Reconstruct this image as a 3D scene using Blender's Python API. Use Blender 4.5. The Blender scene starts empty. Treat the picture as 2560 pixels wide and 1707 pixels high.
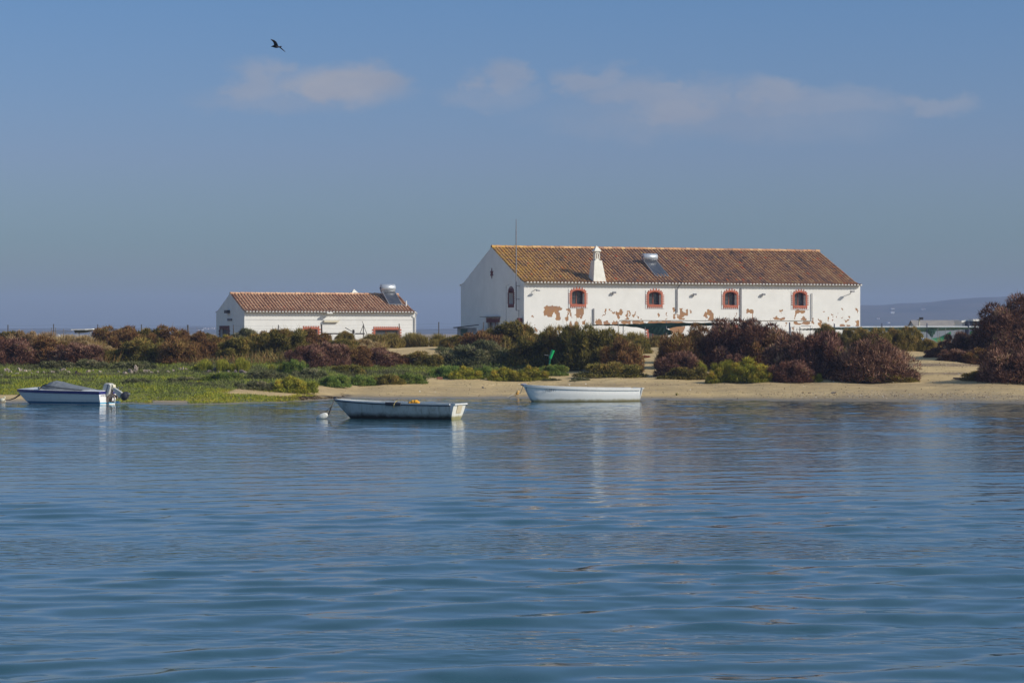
import bpy, math, random
import numpy as np
from mathutils import Vector, Matrix, noise as mnoise
R = math.radians
random.seed(7)
rng = np.random.default_rng(11)
scene = bpy.context.scene
col = scene.collection

# ------------------------------------------------------------------ camera
EYE, FPX, HOR = 3.2, 6300.0, 830.0
cam_d = bpy.data.cameras.new('camera'); cam = bpy.data.objects.new('camera', cam_d); col.objects.link(cam)
cam_d.sensor_width = 36; cam_d.lens = FPX / 2560 * 36
cam_d.clip_start = 0.5; cam_d.clip_end = 12000
cam.location = (0, 0, EYE)
cam.rotation_euler = (R(90) - math.atan((853.5 - HOR) / FPX), 0, 0)
scene.camera = cam
scene.render.resolution_x = 1024; scene.render.resolution_y = 682
scene.view_settings.view_transform = 'Standard'; scene.view_settings.look = 'None'
scene.view_settings.exposure = 0.0; scene.view_settings.gamma = 1
scene.cycles.max_bounces = 6; scene.cycles.volume_bounces = 0

# ------------------------------------------------------------------ sun + sky
SUN_EL, SUN_AZ = R(30), R(-20)                     # azimuth measured from +x
S = Vector((math.cos(SUN_AZ) * math.cos(SUN_EL), math.sin(SUN_AZ) * math.cos(SUN_EL), math.sin(SUN_EL)))
sd = bpy.data.lights.new('sun', 'SUN'); sd.energy = 3.9; sd.angle = R(0.53); sd.color = (1.0, 0.93, 0.82)
so = bpy.data.objects.new('sun', sd); col.objects.link(so); so.rotation_euler = S.to_track_quat('Z', 'Y').to_euler()
so.location = (60, -20, 60)

world = bpy.data.worlds.new("World"); scene.world = world; world.use_nodes = True
wt = world.node_tree; wn = wt.nodes; wl = wt.links; wn.clear()
def N(t, typ, **kw):
    n = t.nodes.new(typ)
    for k, v in kw.items():
        if k.startswith('i_'):
            key = k[2:]; key = int(key) if key.isdigit() else key
            n.inputs[key].default_value = v
        else: setattr(n, k, v)
    return n
def ramp(t, stops, interp='LINEAR'):
    n = t.nodes.new('ShaderNodeValToRGB'); cr = n.color_ramp; cr.interpolation = interp
    while len(cr.elements) > 1: cr.elements.remove(cr.elements[-1])
    cr.elements[0].position = stops[0][0]; cr.elements[0].color = (*stops[0][1], 1)
    for p, c in stops[1:]:
        e = cr.elements.new(p); e.color = (*c, 1)
    return n
sky = N(wt, 'ShaderNodeTexSky'); sky.sky_type = 'NISHITA'; sky.sun_disc = False
sky.sun_elevation = SUN_EL; sky.sun_rotation = R(90) - SUN_AZ; sky.air_density = 1.0; sky.dust_density = 1.2; sky.ozone_density = 1.5
SKY_STRENGTH = 0.10
tc = N(wt, 'ShaderNodeTexCoord'); sep = N(wt, 'ShaderNodeSeparateXYZ'); wl.new(tc.outputs['Generated'], sep.inputs[0])
# air tint with elevation (low hazy band is duller and bluer than a clean sky)
SKYTINT = [(0.0, (.62, .73, .86)), (0.036, (.50, .67, .91)), (0.068, (.54, .64, .97)), (0.131, (.465, .655, .98)), (0.3, (.80, .95, 1.05)), (1.0, (1.5, 1.5, 1.45))]
rp = ramp(wt, SKYTINT); wl.new(sep.outputs['Z'], rp.inputs[0])
mul = N(wt, 'ShaderNodeMixRGB', blend_type='MULTIPLY', i_0=1.0); wl.new(sky.outputs[0], mul.inputs[1]); wl.new(rp.outputs[0], mul.inputs[2])
# soft clouds low over the horizon, placed by direction
def M(op, a, b=None, c=None):
    n = wt.nodes.new('ShaderNodeMath'); n.operation = op
    for i, v in enumerate((a, b, c)):
        if v is None: continue
        if isinstance(v, (int, float)): n.inputs[i].default_value = v
        else: wl.new(v, n.inputs[i])
    return n.outputs[0]
ysafe = M('MAXIMUM', sep.outputs['Y'], 0.05)
U = M('DIVIDE', sep.outputs['X'], ysafe); V = M('DIVIDE', sep.outputs['Z'], ysafe)
cmb = N(wt, 'ShaderNodeCombineXYZ'); wl.new(U, cmb.inputs[0]); wl.new(M('MULTIPLY', V, 1.6), cmb.inputs[1])
nz = N(wt, 'ShaderNodeTexNoise', i_Scale=34.0, i_Detail=7.0, i_Roughness=.6); wl.new(cmb.outputs[0], nz.inputs['Vector'])
nz2 = N(wt, 'ShaderNodeTexNoise', i_Scale=13.0, i_Detail=5.0, i_Roughness=.55); wl.new(cmb.outputs[0], nz2.inputs['Vector'])
U2 = M('ADD', U, M('MULTIPLY', M('SUBTRACT', nz.outputs[0], .5), .055))
V2 = M('ADD', V, M('MULTIPLY', M('SUBTRACT', nz.outputs[0], .5), .020))
V2 = M('ADD', V2, M('MULTIPLY', M('SUBTRACT', nz2.outputs[0], .5), .012))
dens = None
for (px, py, a, b, s) in [(860, 215, 160, 50, 1.0), (640, 205, 95, 52, .62), (700, 250, 190, 36, .35), (1238, 205, 75, 42, .62),
                          (1235, 240, 130, 28, .3), (1480, 205, 95, 36, .6), (1640, 245, 200, 52, .62), (1710, 275, 150, 45, .75),
                          (1935, 232, 130, 40, .7), (2010, 262, 280, 36, .5), (2330, 255, 110, 26, .45), (1700, 208, 55, 16, .55),
                          (1800, 295, 420, 60, .34), (2150, 235, 120, 30, .3)]:
    u0 = (px - 1280) / FPX; v0 = (HOR - py) / FPX; a *= 1.12 / FPX; b *= 1.2 / FPX
    r = M('SQRT', M('ADD', M('POWER', M('ABSOLUTE', M('DIVIDE', M('SUBTRACT', U2, u0), a)), 2.0), M('POWER', M('ABSOLUTE', M('DIVIDE', M('SUBTRACT', V2, v0), b)), 2.0)))
    k = wt.nodes.new('ShaderNodeMapRange'); k.interpolation_type = 'SMOOTHSTEP'; wl.new(r, k.inputs[0])
    k.inputs[1].default_value = 1.25; k.inputs[2].default_value = .35; k.inputs[3].default_value = 0; k.inputs[4].default_value = s
    dens = k.outputs[0] if dens is None else M('MAXIMUM', dens, k.outputs[0])
front = wt.nodes.new('ShaderNodeMapRange'); wl.new(sep.outputs['Y'], front.inputs[0]); front.inputs[1].default_value = .2; front.inputs[2].default_value = .5
dens = M('MULTIPLY', dens, front.outputs[0])
dens = M('MULTIPLY', dens, M('ADD', M('MULTIPLY', nz.outputs[0], .7), .62))
ccr = ramp(wt, [(.3, (2.7, 3.05, 3.9)), (.7, (3.9, 4.0, 4.5))]); wl.new(nz2.outputs[0], ccr.inputs[0])
cm = N(wt, 'ShaderNodeMixRGB', blend_type='MIX'); wl.new(M('MINIMUM', M('MULTIPLY', dens, .95), .9), cm.inputs[0]); wl.new(mul.outputs[0], cm.inputs[1]); wl.new(ccr.outputs[0], cm.inputs[2])
bg = N(wt, 'ShaderNodeBackground', i_Strength=SKY_STRENGTH); wl.new(cm.outputs[0], bg.inputs[0])
wo = N(wt, 'ShaderNodeOutputWorld'); wl.new(bg.outputs[0], wo.inputs[0])

# ------------------------------------------------------------------ helpers
def tag(o, label=None, cat=None, group=None, kind=None):
    if label: o['label'] = label
    if cat: o['category'] = cat
    if group: o['group'] = group
    if kind: o['kind'] = kind
    return o
def empty(name, loc=(0, 0, 0), rz=0, label=None, cat=None, group=None):
    o = bpy.data.objects.new(name, None); col.objects.link(o); o.location = loc; o.rotation_euler = (0, 0, rz)
    o.empty_display_size = .3
    return tag(o, label, cat, group)
def mesh_obj(name, V_, F_, m, parent=None, smooth=False, attrs=None):
    me = bpy.data.meshes.new(name); me.from_pydata([tuple(v) for v in V_], [], F_); me.update()
    return finish(name, me, m, parent, smooth, attrs)
def finish(name, me, m, parent=None, smooth=False, attrs=None):
    if m: me.materials.append(m)
    if smooth: me.polygons.foreach_set('use_smooth', np.ones(len(me.polygons), bool))
    if attrs:
        for k, (dom, arr) in attrs.items():
            a = me.attributes.new(k, 'FLOAT', dom); a.data.foreach_set('value', np.asarray(arr, dtype=np.float32))
    o = bpy.data.objects.new(name, me); col.objects.link(o)
    if parent: o.parent = parent
    return o
def quads_obj(name, P, m, parent=None, tone=None):
    """P: (n,4,3) array of quads -> one mesh"""
    n = len(P); me = bpy.data.meshes.new(name)
    me.vertices.add(n * 4); me.vertices.foreach_set('co', P.reshape(-1).astype(np.float32))
    me.loops.add(n * 4); me.loops.foreach_set('vertex_index', np.arange(n * 4, dtype=np.int32))
    me.polygons.add(n); me.polygons.foreach_set('loop_start', np.arange(0, n * 4, 4, dtype=np.int32))
    me.polygons.foreach_set('loop_total', np.full(n, 4, dtype=np.int32)); me.update(); me.validate()
    return finish(name, me, m, parent, False, {'tone': ('FACE', tone)} if tone is not None and len(me.polygons) == n else None)
class MB:
    def __init__(s): s.v = []; s.f = []
    def add(s, vs, fs):
        b = len(s.v); s.v += [tuple(v) for v in vs]; s.f += [tuple(i + b for i in f) for f in fs]; return s
    def box(s, x0, x1, y0, y1, z0, z1, M_=None):
        vs = [Vector((x, y, z)) for z in (z0, z1) for y in (y0, y1) for x in (x0, x1)]
        if M_: vs = [M_ @ v for v in vs]
        return s.add(vs, [(0, 2, 3, 1), (4, 5, 7, 6), (0, 1, 5, 4), (2, 6, 7, 3), (0, 4, 6, 2), (1, 3, 7, 5)])
    def frustum(s, cx, cy, z0, hx0, hy0, z1, hx1, hy1, c1=None):
        c1 = c1 or (cx, cy); vs = []
        for (c, z, hx, hy) in (((cx, cy), z0, hx0, hy0), (c1, z1, hx1, hy1)):
            vs += [(c[0] - hx, c[1] - hy, z), (c[0] + hx, c[1] - hy, z), (c[0] + hx, c[1] + hy, z), (c[0] - hx, c[1] + hy, z)]
        return s.add(vs, [(3, 2, 1, 0), (4, 5, 6, 7), (0, 1, 5, 4), (1, 2, 6, 5), (2, 3, 7, 6), (3, 0, 4, 7)])
    def tube(s, pts, r, n=8, cap=True):
        pts = [Vector(p) for p in pts]; rr = r if isinstance(r, (list, tuple)) else [r] * len(pts)
        b = len(s.v); last = None
        for i, p in enumerate(pts):
            d = (pts[min(i + 1, len(pts) - 1)] - pts[max(i - 1, 0)]).normalized()
            up = Vector((0, 0, 1)) if abs(d.z) < .95 else Vector((1, 0, 0))
            a = d.cross(up).normalized(); c = a.cross(d).normalized()
            for k in range(n):
                t = 2 * math.pi * k / n; s.v.append(tuple(p + (a * math.cos(t) + c * math.sin(t)) * rr[i]))
        for i in range(len(pts) - 1):
            for k in range(n):
                s.f.append((b + i * n + k, b + i * n + (k + 1) % n, b + (i + 1) * n + (k + 1) % n, b + (i + 1) * n + k))
        if cap:
            s.f.append(tuple(b + k for k in range(n))[::-1]); e = b + (len(pts) - 1) * n; s.f.append(tuple(e + k for k in range(n)))
        return s
    def prism(s, poly, axis, a0, a1):
        """poly of 2D points extruded along axis ('x','y','z') from a0 to a1"""
        def mk(p, a):
            return {'y': (p[0], a, p[1]), 'x': (a, p[0], p[1]), 'z': (p[0], p[1], a)}[axis]
        n = len(poly); vs = [mk(p, a0) for p in poly] + [mk(p, a1) for p in poly]
        return s.add(vs, [tuple(range(n)), tuple(range(2 * n - 1, n - 1, -1))] + [(i, i + n, (i + 1) % n + n, (i + 1) % n) for i in range(n)])
    def ball(s, c, r, nu=14, nv=8, M_=None):
        vs = []; 
        for j in range(nv + 1):
            ph = math.pi * j / nv
            for i in range(nu):
                th = 2 * math.pi * i / nu
                v = Vector((r[0] * math.sin(ph) * math.cos(th), r[1] * math.sin(ph) * math.sin(th), r[2] * math.cos(ph)))
                if M_: v = M_ @ v
                vs.append(v + Vector(c))
        fs = [(j * nu + i, j * nu + (i + 1) % nu, (j + 1) * nu + (i + 1) % nu, (j + 1) * nu + i) for j in range(nv) for i in range(nu)]
        return s.add(vs, fs)
    def build(s, name, m, parent=None, smooth=False):
        o = mesh_obj(name, s.v, s.f, m, parent, smooth)
        import bmesh
        bm = bmesh.new(); bm.from_mesh(o.data); bmesh.ops.recalc_face_normals(bm, faces=bm.faces); bm.to_mesh(o.data); bm.free()
        return o

# materials
MATS = {}
def mat(name, c1, c2=None, scale=3.0, rough=.7, metal=0, bump=0, bscale=None, coat=0, stretch=None, obj_rand=0, thr=(.35, .65)):
    if name in MATS: return MATS[name]
    m = bpy.data.materials.new(name); m.use_nodes = True; t = m.node_tree; p = t.nodes['Principled BSDF']
    p.inputs['Roughness'].default_value = rough; p.inputs['Metallic'].default_value = metal
    c2 = c2 or tuple(c * .75 for c in c1)
    tcn = N(t, 'ShaderNodeTexCoord'); src = tcn.outputs['Object']
    if stretch:
        mp = N(t, 'ShaderNodeMapping'); mp.inputs['Scale'].default_value = stretch; t.links.new(src, mp.inputs[0]); src = mp.outputs[0]
    n = N(t, 'ShaderNodeTexNoise', i_Scale=scale, i_Detail=6.0, i_Roughness=.6); t.links.new(src, n.inputs['Vector'])
    r = ramp(t, [(thr[0], c1), (thr[1], c2)]); t.links.new(n.outputs[0], r.inputs[0]); out = r.outputs[0]
    if obj_rand:
        oi = N(t, 'ShaderNodeObjectInfo'); hs = N(t, 'ShaderNodeHueSaturation')
        mr = N(t, 'ShaderNodeMapRange', i_3=1 - obj_rand, i_4=1 + obj_rand); t.links.new(oi.outputs['Random'], mr.inputs[0])
        t.links.new(mr.outputs[0], hs.inputs['Value']); t.links.new(out, hs.inputs['Color']); out = hs.outputs[0]
    t.links.new(out, p.inputs['Base Color'])
    if bump:
        n2 = N(t, 'ShaderNodeTexNoise', i_Scale=bscale or scale * 4, i_Detail=5.0); t.links.new(src, n2.inputs['Vector'])
        b = N(t, 'ShaderNodeBump', i_Strength=bump, i_Distance=.05); t.links.new(n2.outputs[0], b.inputs['Height']); t.links.new(b.outputs[0], p.inputs['Normal'])
    MATS[name] = m; return m
M_white = mat('whitewash', (.76, .755, .72), (.69, .68, .65), 1.2, .85, bump=.25, bscale=6)
M_chim = mat('chimney_whitewash', (.80, .78, .70), (.70, .68, .60), 2.5, .85, bump=.2)
M_brick = mat('red_painted_brick', (.47, .135, .075), (.35, .105, .06), 6, .8)
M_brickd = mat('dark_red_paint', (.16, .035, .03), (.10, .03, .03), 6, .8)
M_glass = mat('window_glass', (.10, .11, .12), (.04, .045, .05), 2, .12)
M_timber = mat('window_timber', (.25, .06, .03), (.16, .05, .03), 8, .6)
M_iron = mat('dark_iron', (.03, .03, .035), (.06, .05, .05), 9, .6)
M_pipe = mat('grey_pipe', (.22, .22, .24), (.15, .15, .17), 5, .6)
M_galv = mat('galvanised_steel', (.45, .46, .47), (.33, .34, .35), 6, .4, metal=.6)
M_tank = mat('tank_metal', (.48, .51, .55), (.38, .42, .46), 5, .38, metal=.35)
M_panel = mat('solar_absorber', (.045, .05, .065), (.075, .08, .09), 3, .18)
M_post = mat('weathered_post', (.06, .055, .055), (.11, .10, .09), 7, .85)
M_net = mat('green_netting', (.02, .06, .055), (.03, .09, .07), 8, .9)
M_tarp = mat('bright_green_tarp', (.03, .26, .10), (.04, .18, .08), 2, .6)
M_rope = mat('dark_rope', (.04, .035, .03), (.08, .07, .05), 20, .9)
M_black = mat('black_rubber', (.02, .022, .03), (.035, .035, .045), 7, .6)
M_rust = mat('rusty_metal', (.22, .12, .08), (.42, .34, .27), 12, .8)
M_yellow = mat('yellow_cloth', (.85, .42, .02), (.55, .24, .01), 14, .7, bump=.4)
M_buoy = mat('white_buoy', (.70, .70, .66), (.50, .50, .46), 9, .5)
M_stone = mat('pale_stone', (.42, .34, .28), (.17, .13, .11), 4, .9, bump=.6, obj_rand=.35)
M_greenpole = mat('green_painted_pole', (.01, .45, .14), (.01, .33, .10), 8, .35)
M_twig = mat('woody_stem', (.10, .07, .05), (.16, .12, .09), 9, .9)
M_ink = mat('dark_lettering', (.03, .03, .04), (.07, .07, .08), 30, .6)
M_deck = mat('white_gelcoat', (.74, .74, .72), (.64, .63, .60), 5, .3)
M_bird = mat('dark_plumage', (.010, .010, .016), (.03, .024, .03), 14, .8)
M_roofgrey = mat('faded_roof_sheet', (.30, .27, .24), (.22, .21, .21), 3, .8)
M_greywall = mat('grey_render', (.26, .30, .34), (.20, .23, .27), 2, .85)

# ------------------------------------------------------------------ terrain profile
def smooth_noise(x, y, s, seed=0):
    x = np.asarray(x, float) / s; y = np.asarray(y, float) / s
    xi = np.floor(x).astype(np.int64); yi = np.floor(y).astype(np.int64); fx = x - xi; fy = y - yi
    fx = fx * fx * (3 - 2 * fx); fy = fy * fy * (3 - 2 * fy)
    def h(a, b):
        n = (a * 374761393 + b * 668265263 + seed * 1442695041) & 0xffffffff
        n = ((n ^ (n >> 13)) * 1274126177) & 0xffffffff
        return ((n ^ (n >> 16)) & 0xffff) / 65535.0
    return (h(xi, yi) * (1 - fx) + h(xi + 1, yi) * fx) * (1 - fy) + (h(xi, yi + 1) * (1 - fx) + h(xi + 1, yi + 1) * fx) * fy
SH_PX = [-800, 0, 300, 560, 700, 850, 1100, 1400, 1650, 2000, 2300, 2560, 3300]
SH_PY = [1006, 1008, 1009, 1010, 1006, 998, 996, 997, 1000, 1002, 1005, 1009, 1008]
def dshore(x):
    x = np.asarray(x, float); px = 1280 + FPX * x / 114.0
    py = np.interp(px, SH_PX, SH_PY) + 2.2 * (smooth_noise(x, x * 0, 2.6, 3) - .5) + 1.2 * (smooth_noise(x, x * 0, .9, 4) - .5)
    return EYE * FPX / (py - HOR)
def ground(x, y):
    x = np.asarray(x, float); y = np.asarray(y, float); t = y - dshore(x)
    z = np.interp(t, [-60, -20, -5, 0, 6, 12, 27, 42, 62, 85, 180, 400, 4000], [-1.6, -.9, -.28, 0, .32, .72, 1.52, 2.07, 2.15, 1.55, 1.55, 1.3, 1.0])
    amp = np.clip((t - 6) / 14, 0, 1) * np.clip((75 - t) / 15, 0, 1)
    z = z + amp * (.26 * (smooth_noise(x, y, 5.5, 1) - .5) + .10 * (smooth_noise(x, y, 1.6, 2) - .5))
    return z + np.clip(t / 4, 0, 1) * np.clip((80 - t) / 10, 0, 1) * .035 * (smooth_noise(x, y, .7, 5) - .5)
def at(px, py):
    """where the sight line through a picture point meets the ground"""
    d = np.arange(90, 330, .25); x = (px - 1280) / FPX * d; zr = EYE + (HOR - py) / FPX * d
    g = ground(x, d); i = np.argmax(g >= zr)
    if not (g >= zr).any(): i = len(d) - 1
    return float(x[i]), float(d[i]), float(g[i])
def atd(px, d):
    x = (px - 1280) / FPX * d; return x, d, float(ground(x, d))
def proj(x, y, z): return 1280 + FPX * x / y, HOR - (z - EYE) * FPX / y

# edge of plant cover on the shore (lower edge in photo rows), plants grow above it
EDGE_PX = [-900, 0, 500, 600, 680, 760, 800, 870, 940, 1060, 1100, 1215, 1320, 1400, 1425]
EDGE_PY = [1003, 1003, 1001, 975, 982, 976, 968, 965, 960, 953, 944, 947, 951, 938, 915]
def veg_cover(x, y):
    px, py = proj(x, y, ground(x, y))
    e = np.interp(px, EDGE_PX, EDGE_PY, right=0)
    c = np.clip((e + 6 * (smooth_noise(x, y, 1.1, 9) - .5) - py) / 6, 0, 1) * (py > 868) * (1 - ((px > 945) & (px < 1140) & (py < 890)))
    t = y - dshore(x)
    strip = (px < 770 + 60 * (smooth_noise(x, y, 2, 8) - .5)) * (t > .5) * (t < 5.2 - 2.5 * np.clip((px - 560) / 200, 0, 1) + 1.2 * smooth_noise(x, y, .8, 6))
    hole = ((px > 380) * (px < 470) * (t < 2.0)) + (px < 75) * (t < 5) * (px > -400)
    return np.maximum(c, strip) * (1 - np.clip(hole, 0, 1)), px, py, t

def grid_sheet(name, xs, ys, zfun, m, attrs_fun=None, smooth=True):
    X, Y = np.meshgrid(xs, ys); Z = zfun(X, Y); n, k = X.shape
    P = np.stack([X, Y, Z], -1).reshape(-1, 3); idx = np.arange(n * k).reshape(n, k)
    F = np.stack([idx[:-1, :-1], idx[:-1, 1:], idx[1:, 1:], idx[1:, :-1]], -1).reshape(-1, 4)
    me = bpy.data.meshes.new(name); me.vertices.add(len(P)); me.vertices.foreach_set('co', P.reshape(-1).astype(np.float32))
    me.loops.add(F.size); me.loops.foreach_set('vertex_index', F.reshape(-1).astype(np.int32))
    me.polygons.add(len(F)); me.polygons.foreach_set('loop_start', np.arange(0, F.size, 4, dtype=np.int32)); me.polygons.foreach_set('loop_total', np.full(len(F), 4, dtype=np.int32))
    me.update(); me.validate()
    return finish(name, me, m, None, smooth, {k_: ('POINT', v.reshape(-1)) for k_, v in attrs_fun(X, Y).items()} if attrs_fun else None)

# sand / soil material
ms = bpy.data.materials.new('sand'); ms.use_nodes = True; t = ms.node_tree; L = t.links; P_ = t.nodes['Principled BSDF']; P_.inputs['Roughness'].default_value = .95
g_ = N(t, 'ShaderNodeNewGeometry'); pos = g_.outputs['Position']
def tn(scale, det=5, rough=.6, st=None):
    s_ = pos
    if st: mp = N(t, 'ShaderNodeMapping'); mp.inputs['Scale'].default_value = st; L.new(pos, mp.inputs[0]); s_ = mp.outputs[0]
    n = N(t, 'ShaderNodeTexNoise', i_Scale=scale, i_Detail=float(det), i_Roughness=rough); L.new(s_, n.inputs['Vector']); return n.outputs[0]
def mixc(f, a, b):
    m_ = N(t, 'ShaderNodeMixRGB')
    for i, v in enumerate((f, a, b)):
        if isinstance(v, tuple): m_.inputs[i].default_value = (*v, 1)
        elif isinstance(v, (int, float)): m_.inputs[i].default_value = v
        else: L.new(v, m_.inputs[i])
    return m_.outputs[0]
def mr_(v, a, b, c=0, d=1):
    n = N(t, 'ShaderNodeMapRange', i_1=a, i_2=b, i_3=c, i_4=d); L.new(v, n.inputs[0]); return n.outputs[0]
def mt(op, a, b):
    n = N(t, 'ShaderNodeMath'); n.operation = op
    for i, v in enumerate((a, b)):
        if isinstance(v, (int, float)): n.inputs[i].default_value = v
        else: L.new(v, n.inputs[i])
    return n.outputs[0]
def att(nm): return N(t, 'ShaderNodeAttribute', attribute_name=nm).outputs['Fac']
sr = ramp(t, [(.35, (.46, .33, .145)), (.65, (.60, .44, .21))]); L.new(tn(1.3, 8, .7), sr.inputs[0]); c = sr.outputs[0]
c = mixc(mr_(tn(1.3, 7, .75, (.3, 2.0, 1)), .50, .66, 0, .6), c, (.27, .195, .11))
c = mixc(mr_(tn(4.5, 5, .8, (.5, 1.6, 1)), .60, .66, 0, .55), c, (.15, .105, .07))
# tide-line litter streaks: long across the shore, thin along it
lit = mt('MULTIPLY', mr_(tn(2.2, 6, .75, (.35, 2.0, 1)), .40, .56, .15, 1.0), att('litter'))
c = mixc(mt('MULTIPLY', lit, .85), c, (.10, .065, .055))
peb = mt('MULTIPLY', mr_(tn(9, 4, .8), .50, .56), att('pebble')); c = mixc(mt('MULTIPLY', peb, .8), c, (.14, .13, .12))
peb2 = mt('MULTIPLY', mr_(tn(12, 3, .8), .63, .67), att('pebble')); c = mixc(peb2, c, (.62, .60, .56))
wet = att('wet'); c = mixc(mt('MULTIPLY', wet, .62), c, (.10, .085, .065))
c = mixc(att('weed'), c, (.06, .045, .03))
vg = ramp(t, [(.4, (.10, .10, .04)), (.6, (.16, .13, .06))]); L.new(tn(2.5), vg.inputs[0])
c = mixc(att('veg'), c, vg.outputs[0])
c = mixc(att('dry'), c, mixc(tn(1.5), (.22, .16, .08), (.34, .25, .13)))
L.new(c, P_.inputs['Base Color'])
rgh = N(t, 'ShaderNodeMapRange', i_1=0.0, i_2=1.0, i_3=.95, i_4=.28); L.new(wet, rgh.inputs[0]); L.new(rgh.outputs[0], P_.inputs['Roughness'])
bp = N(t, 'ShaderNodeBump', i_Strength=.8, i_Distance=.06); L.new(tn(5, 6, .65), bp.inputs['Height']); L.new(bp.outputs[0], P_.inputs['Normal'])

def terr_attrs(X, Y):
    vc, px, py, t_ = veg_cover(X, Y)
    litter = ((px > 2080) * 1.2 * np.exp(-((py - 912) / 4.) ** 4) + (px > 2250) * np.exp(-((py - 934) / 3.) ** 4) + .5 * np.exp(-((py - 962) / 5.) ** 2) * (px > 1400)
              + .35 * np.exp(-((py - 975) / 6.) ** 2) + .5 * (px > 2100) * np.exp(-((py - 990) / 6.) ** 2))
    wetv = np.clip(1.25 - t_ / (1.6 + 2.2 * smooth_noise(X, Y, 3, 21)), 0, 1)
    pebb = np.clip((px - 1850) / 300, 0, 1) * np.exp(-((t_ - 3.5) / 2.6) ** 2)
    weed = ((px > 640) * (px < 880)) * np.exp(-((t_ - 2.0) / 1.3) ** 2) * np.clip((smooth_noise(X, Y, .5, 31) - .3) * 3, 0, 1)
    under = np.clip((t_ - 16) / 6, 0, 1) * np.clip((smooth_noise(X, Y, 2.2, 33) - .2) * 2.5, 0, 1)
    sandy = ((px > 2230) * (py > 872)) + ((px > 1600) * (px < 1655) * (py > 868)) + ((px > 940) * (px < 1145) * (py > 864)) + (px > 1420) * (py > 930)
    under = under * (1 - np.clip(sandy, 0, 1)) * (t_ < 60)
    pale = ((px > 930) & (px < 1150)) | (px > 2215); pale &= t_ < 78
    dry = np.clip((t_ - 52) / 6, 0, 1) * (1 - pale)
    return dict(veg=np.clip(vc * .9 + under * .7, 0, 1), litter=np.clip(litter, 0, 1), wet=wetv, pebble=pebb, weed=np.clip(weed, 0, 1), dry=dry * .85)
def graded(*segs):
    out = []
    for a, b, s in segs: out += list(np.arange(a, b, s))
    return np.array(out + [segs[-1][1]])
xs = graded((-2400, -400, 200), (-400, -60, 20), (-60, -32, 1), (-32, 32, .3), (32, 60, 1), (60, 400, 20), (400, 2400, 200))
ys = graded((60, 104, 2.0), (104, 124, .22), (124, 185, .45), (185, 260, 3), (260, 500, 20), (500, 4100, 200))
terrain = grid_sheet('ground', xs, ys, ground, ms, terr_attrs); tag(terrain, kind='structure')

# ------------------------------------------------------------------ water
mw = bpy.data.materials.new('lagoon_water'); mw.use_nodes = True; t = mw.node_tree; L = t.links; P_ = t.nodes['Principled BSDF']
P_.inputs['Base Color'].default_value = (.026, .080, .106, 1); P_.inputs['IOR'].default_value = 1.333; P_.inputs['Roughness'].default_value = .05
g_ = N(t, 'ShaderNodeNewGeometry'); pos = g_.outputs['Position']
EPS = .02
def rip(off, scale, st):
    mp = N(t, 'ShaderNodeMapping'); mp.inputs['Scale'].default_value = st; mp.inputs['Location'].default_value = (off[0] * st[0], off[1] * st[1], 0); L.new(pos, mp.inputs[0])
    n = N(t, 'ShaderNodeTexNoise', i_Scale=scale, i_Detail=1.0, i_Roughness=.5); L.new(mp.outputs[0], n.inputs['Vector']); return n.outputs[0]
RA = mr_(att('fine'), 0, 1, 0, .027)
h0, hx, hy = [mt('MULTIPLY', rip(o_, 4.6, (.65, 1.15, 1)), RA) for o_ in ((0, 0), (EPS, 0), (0, EPS))]
cn = N(t, 'ShaderNodeCombineXYZ', i_2=0.0); L.new(mt('DIVIDE', mt('SUBTRACT', h0, hx), EPS), cn.inputs[0]); L.new(mt('DIVIDE', mt('SUBTRACT', h0, hy), EPS), cn.inputs[1])
an = N(t, 'ShaderNodeVectorMath', operation='ADD'); L.new(cn.outputs[0], an.inputs[0]); L.new(g_.outputs['Normal'], an.inputs[1])
nrm = N(t, 'ShaderNodeVectorMath', operation='NORMALIZE'); L.new(an.outputs[0], nrm.inputs[0]); L.new(nrm.outputs[0], P_.inputs['Normal'])
# real small waves; slicks of calmer water lie in long bands across the channel
ROW = []; y_ = 17.0
while y_ < 126: ROW.append(y_); y_ += .075 if y_ < 45 else .11
ROW = np.array(ROW); NC = 620
CU = np.linspace(-1, 1, NC); WX = CU[None, :] * (.245 * ROW[:, None] + 3.0); WY = np.repeat(ROW[:, None], NC, 1)
wob = (smooth_noise(WX, WY, 9.0, 101) - .5) * 2
calm = np.zeros_like(WX)
for (d0, wd, k_) in [(37.6, 2.2, 1.0), (26.9, .9, 1.0), (25.0, .5, .45), (52, 3, .5), (63, 8, .8), (80, 10, .9), (97, 9, .75), (110, 5, .2)]:
    e_ = np.abs(WY + wob * wd * .7 - d0) / wd; calm = np.maximum(calm, k_ * np.clip(1.6 - e_, 0, 1) ** 1.2)
pn = .6 * smooth_noise(WX / 2.2, WY, 1.5, 102) + .4 * smooth_noise(WX / 2.0, WY, .6, 103); pn = np.clip((pn - .36) * 4.0, 0, 1); farw = np.clip((WY - 42) / 15, 0, 1)
pn2 = smooth_noise(WX / 3.0, WY, 4.5, 104)
calm = np.clip(calm * ((1 - farw) * (.45 + .9 * pn) + farw * (.10 + .75 * pn + .5 * pn2)), 0, 1)
wr_ = np.random.default_rng(77); Hh = np.zeros_like(WX)
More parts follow.
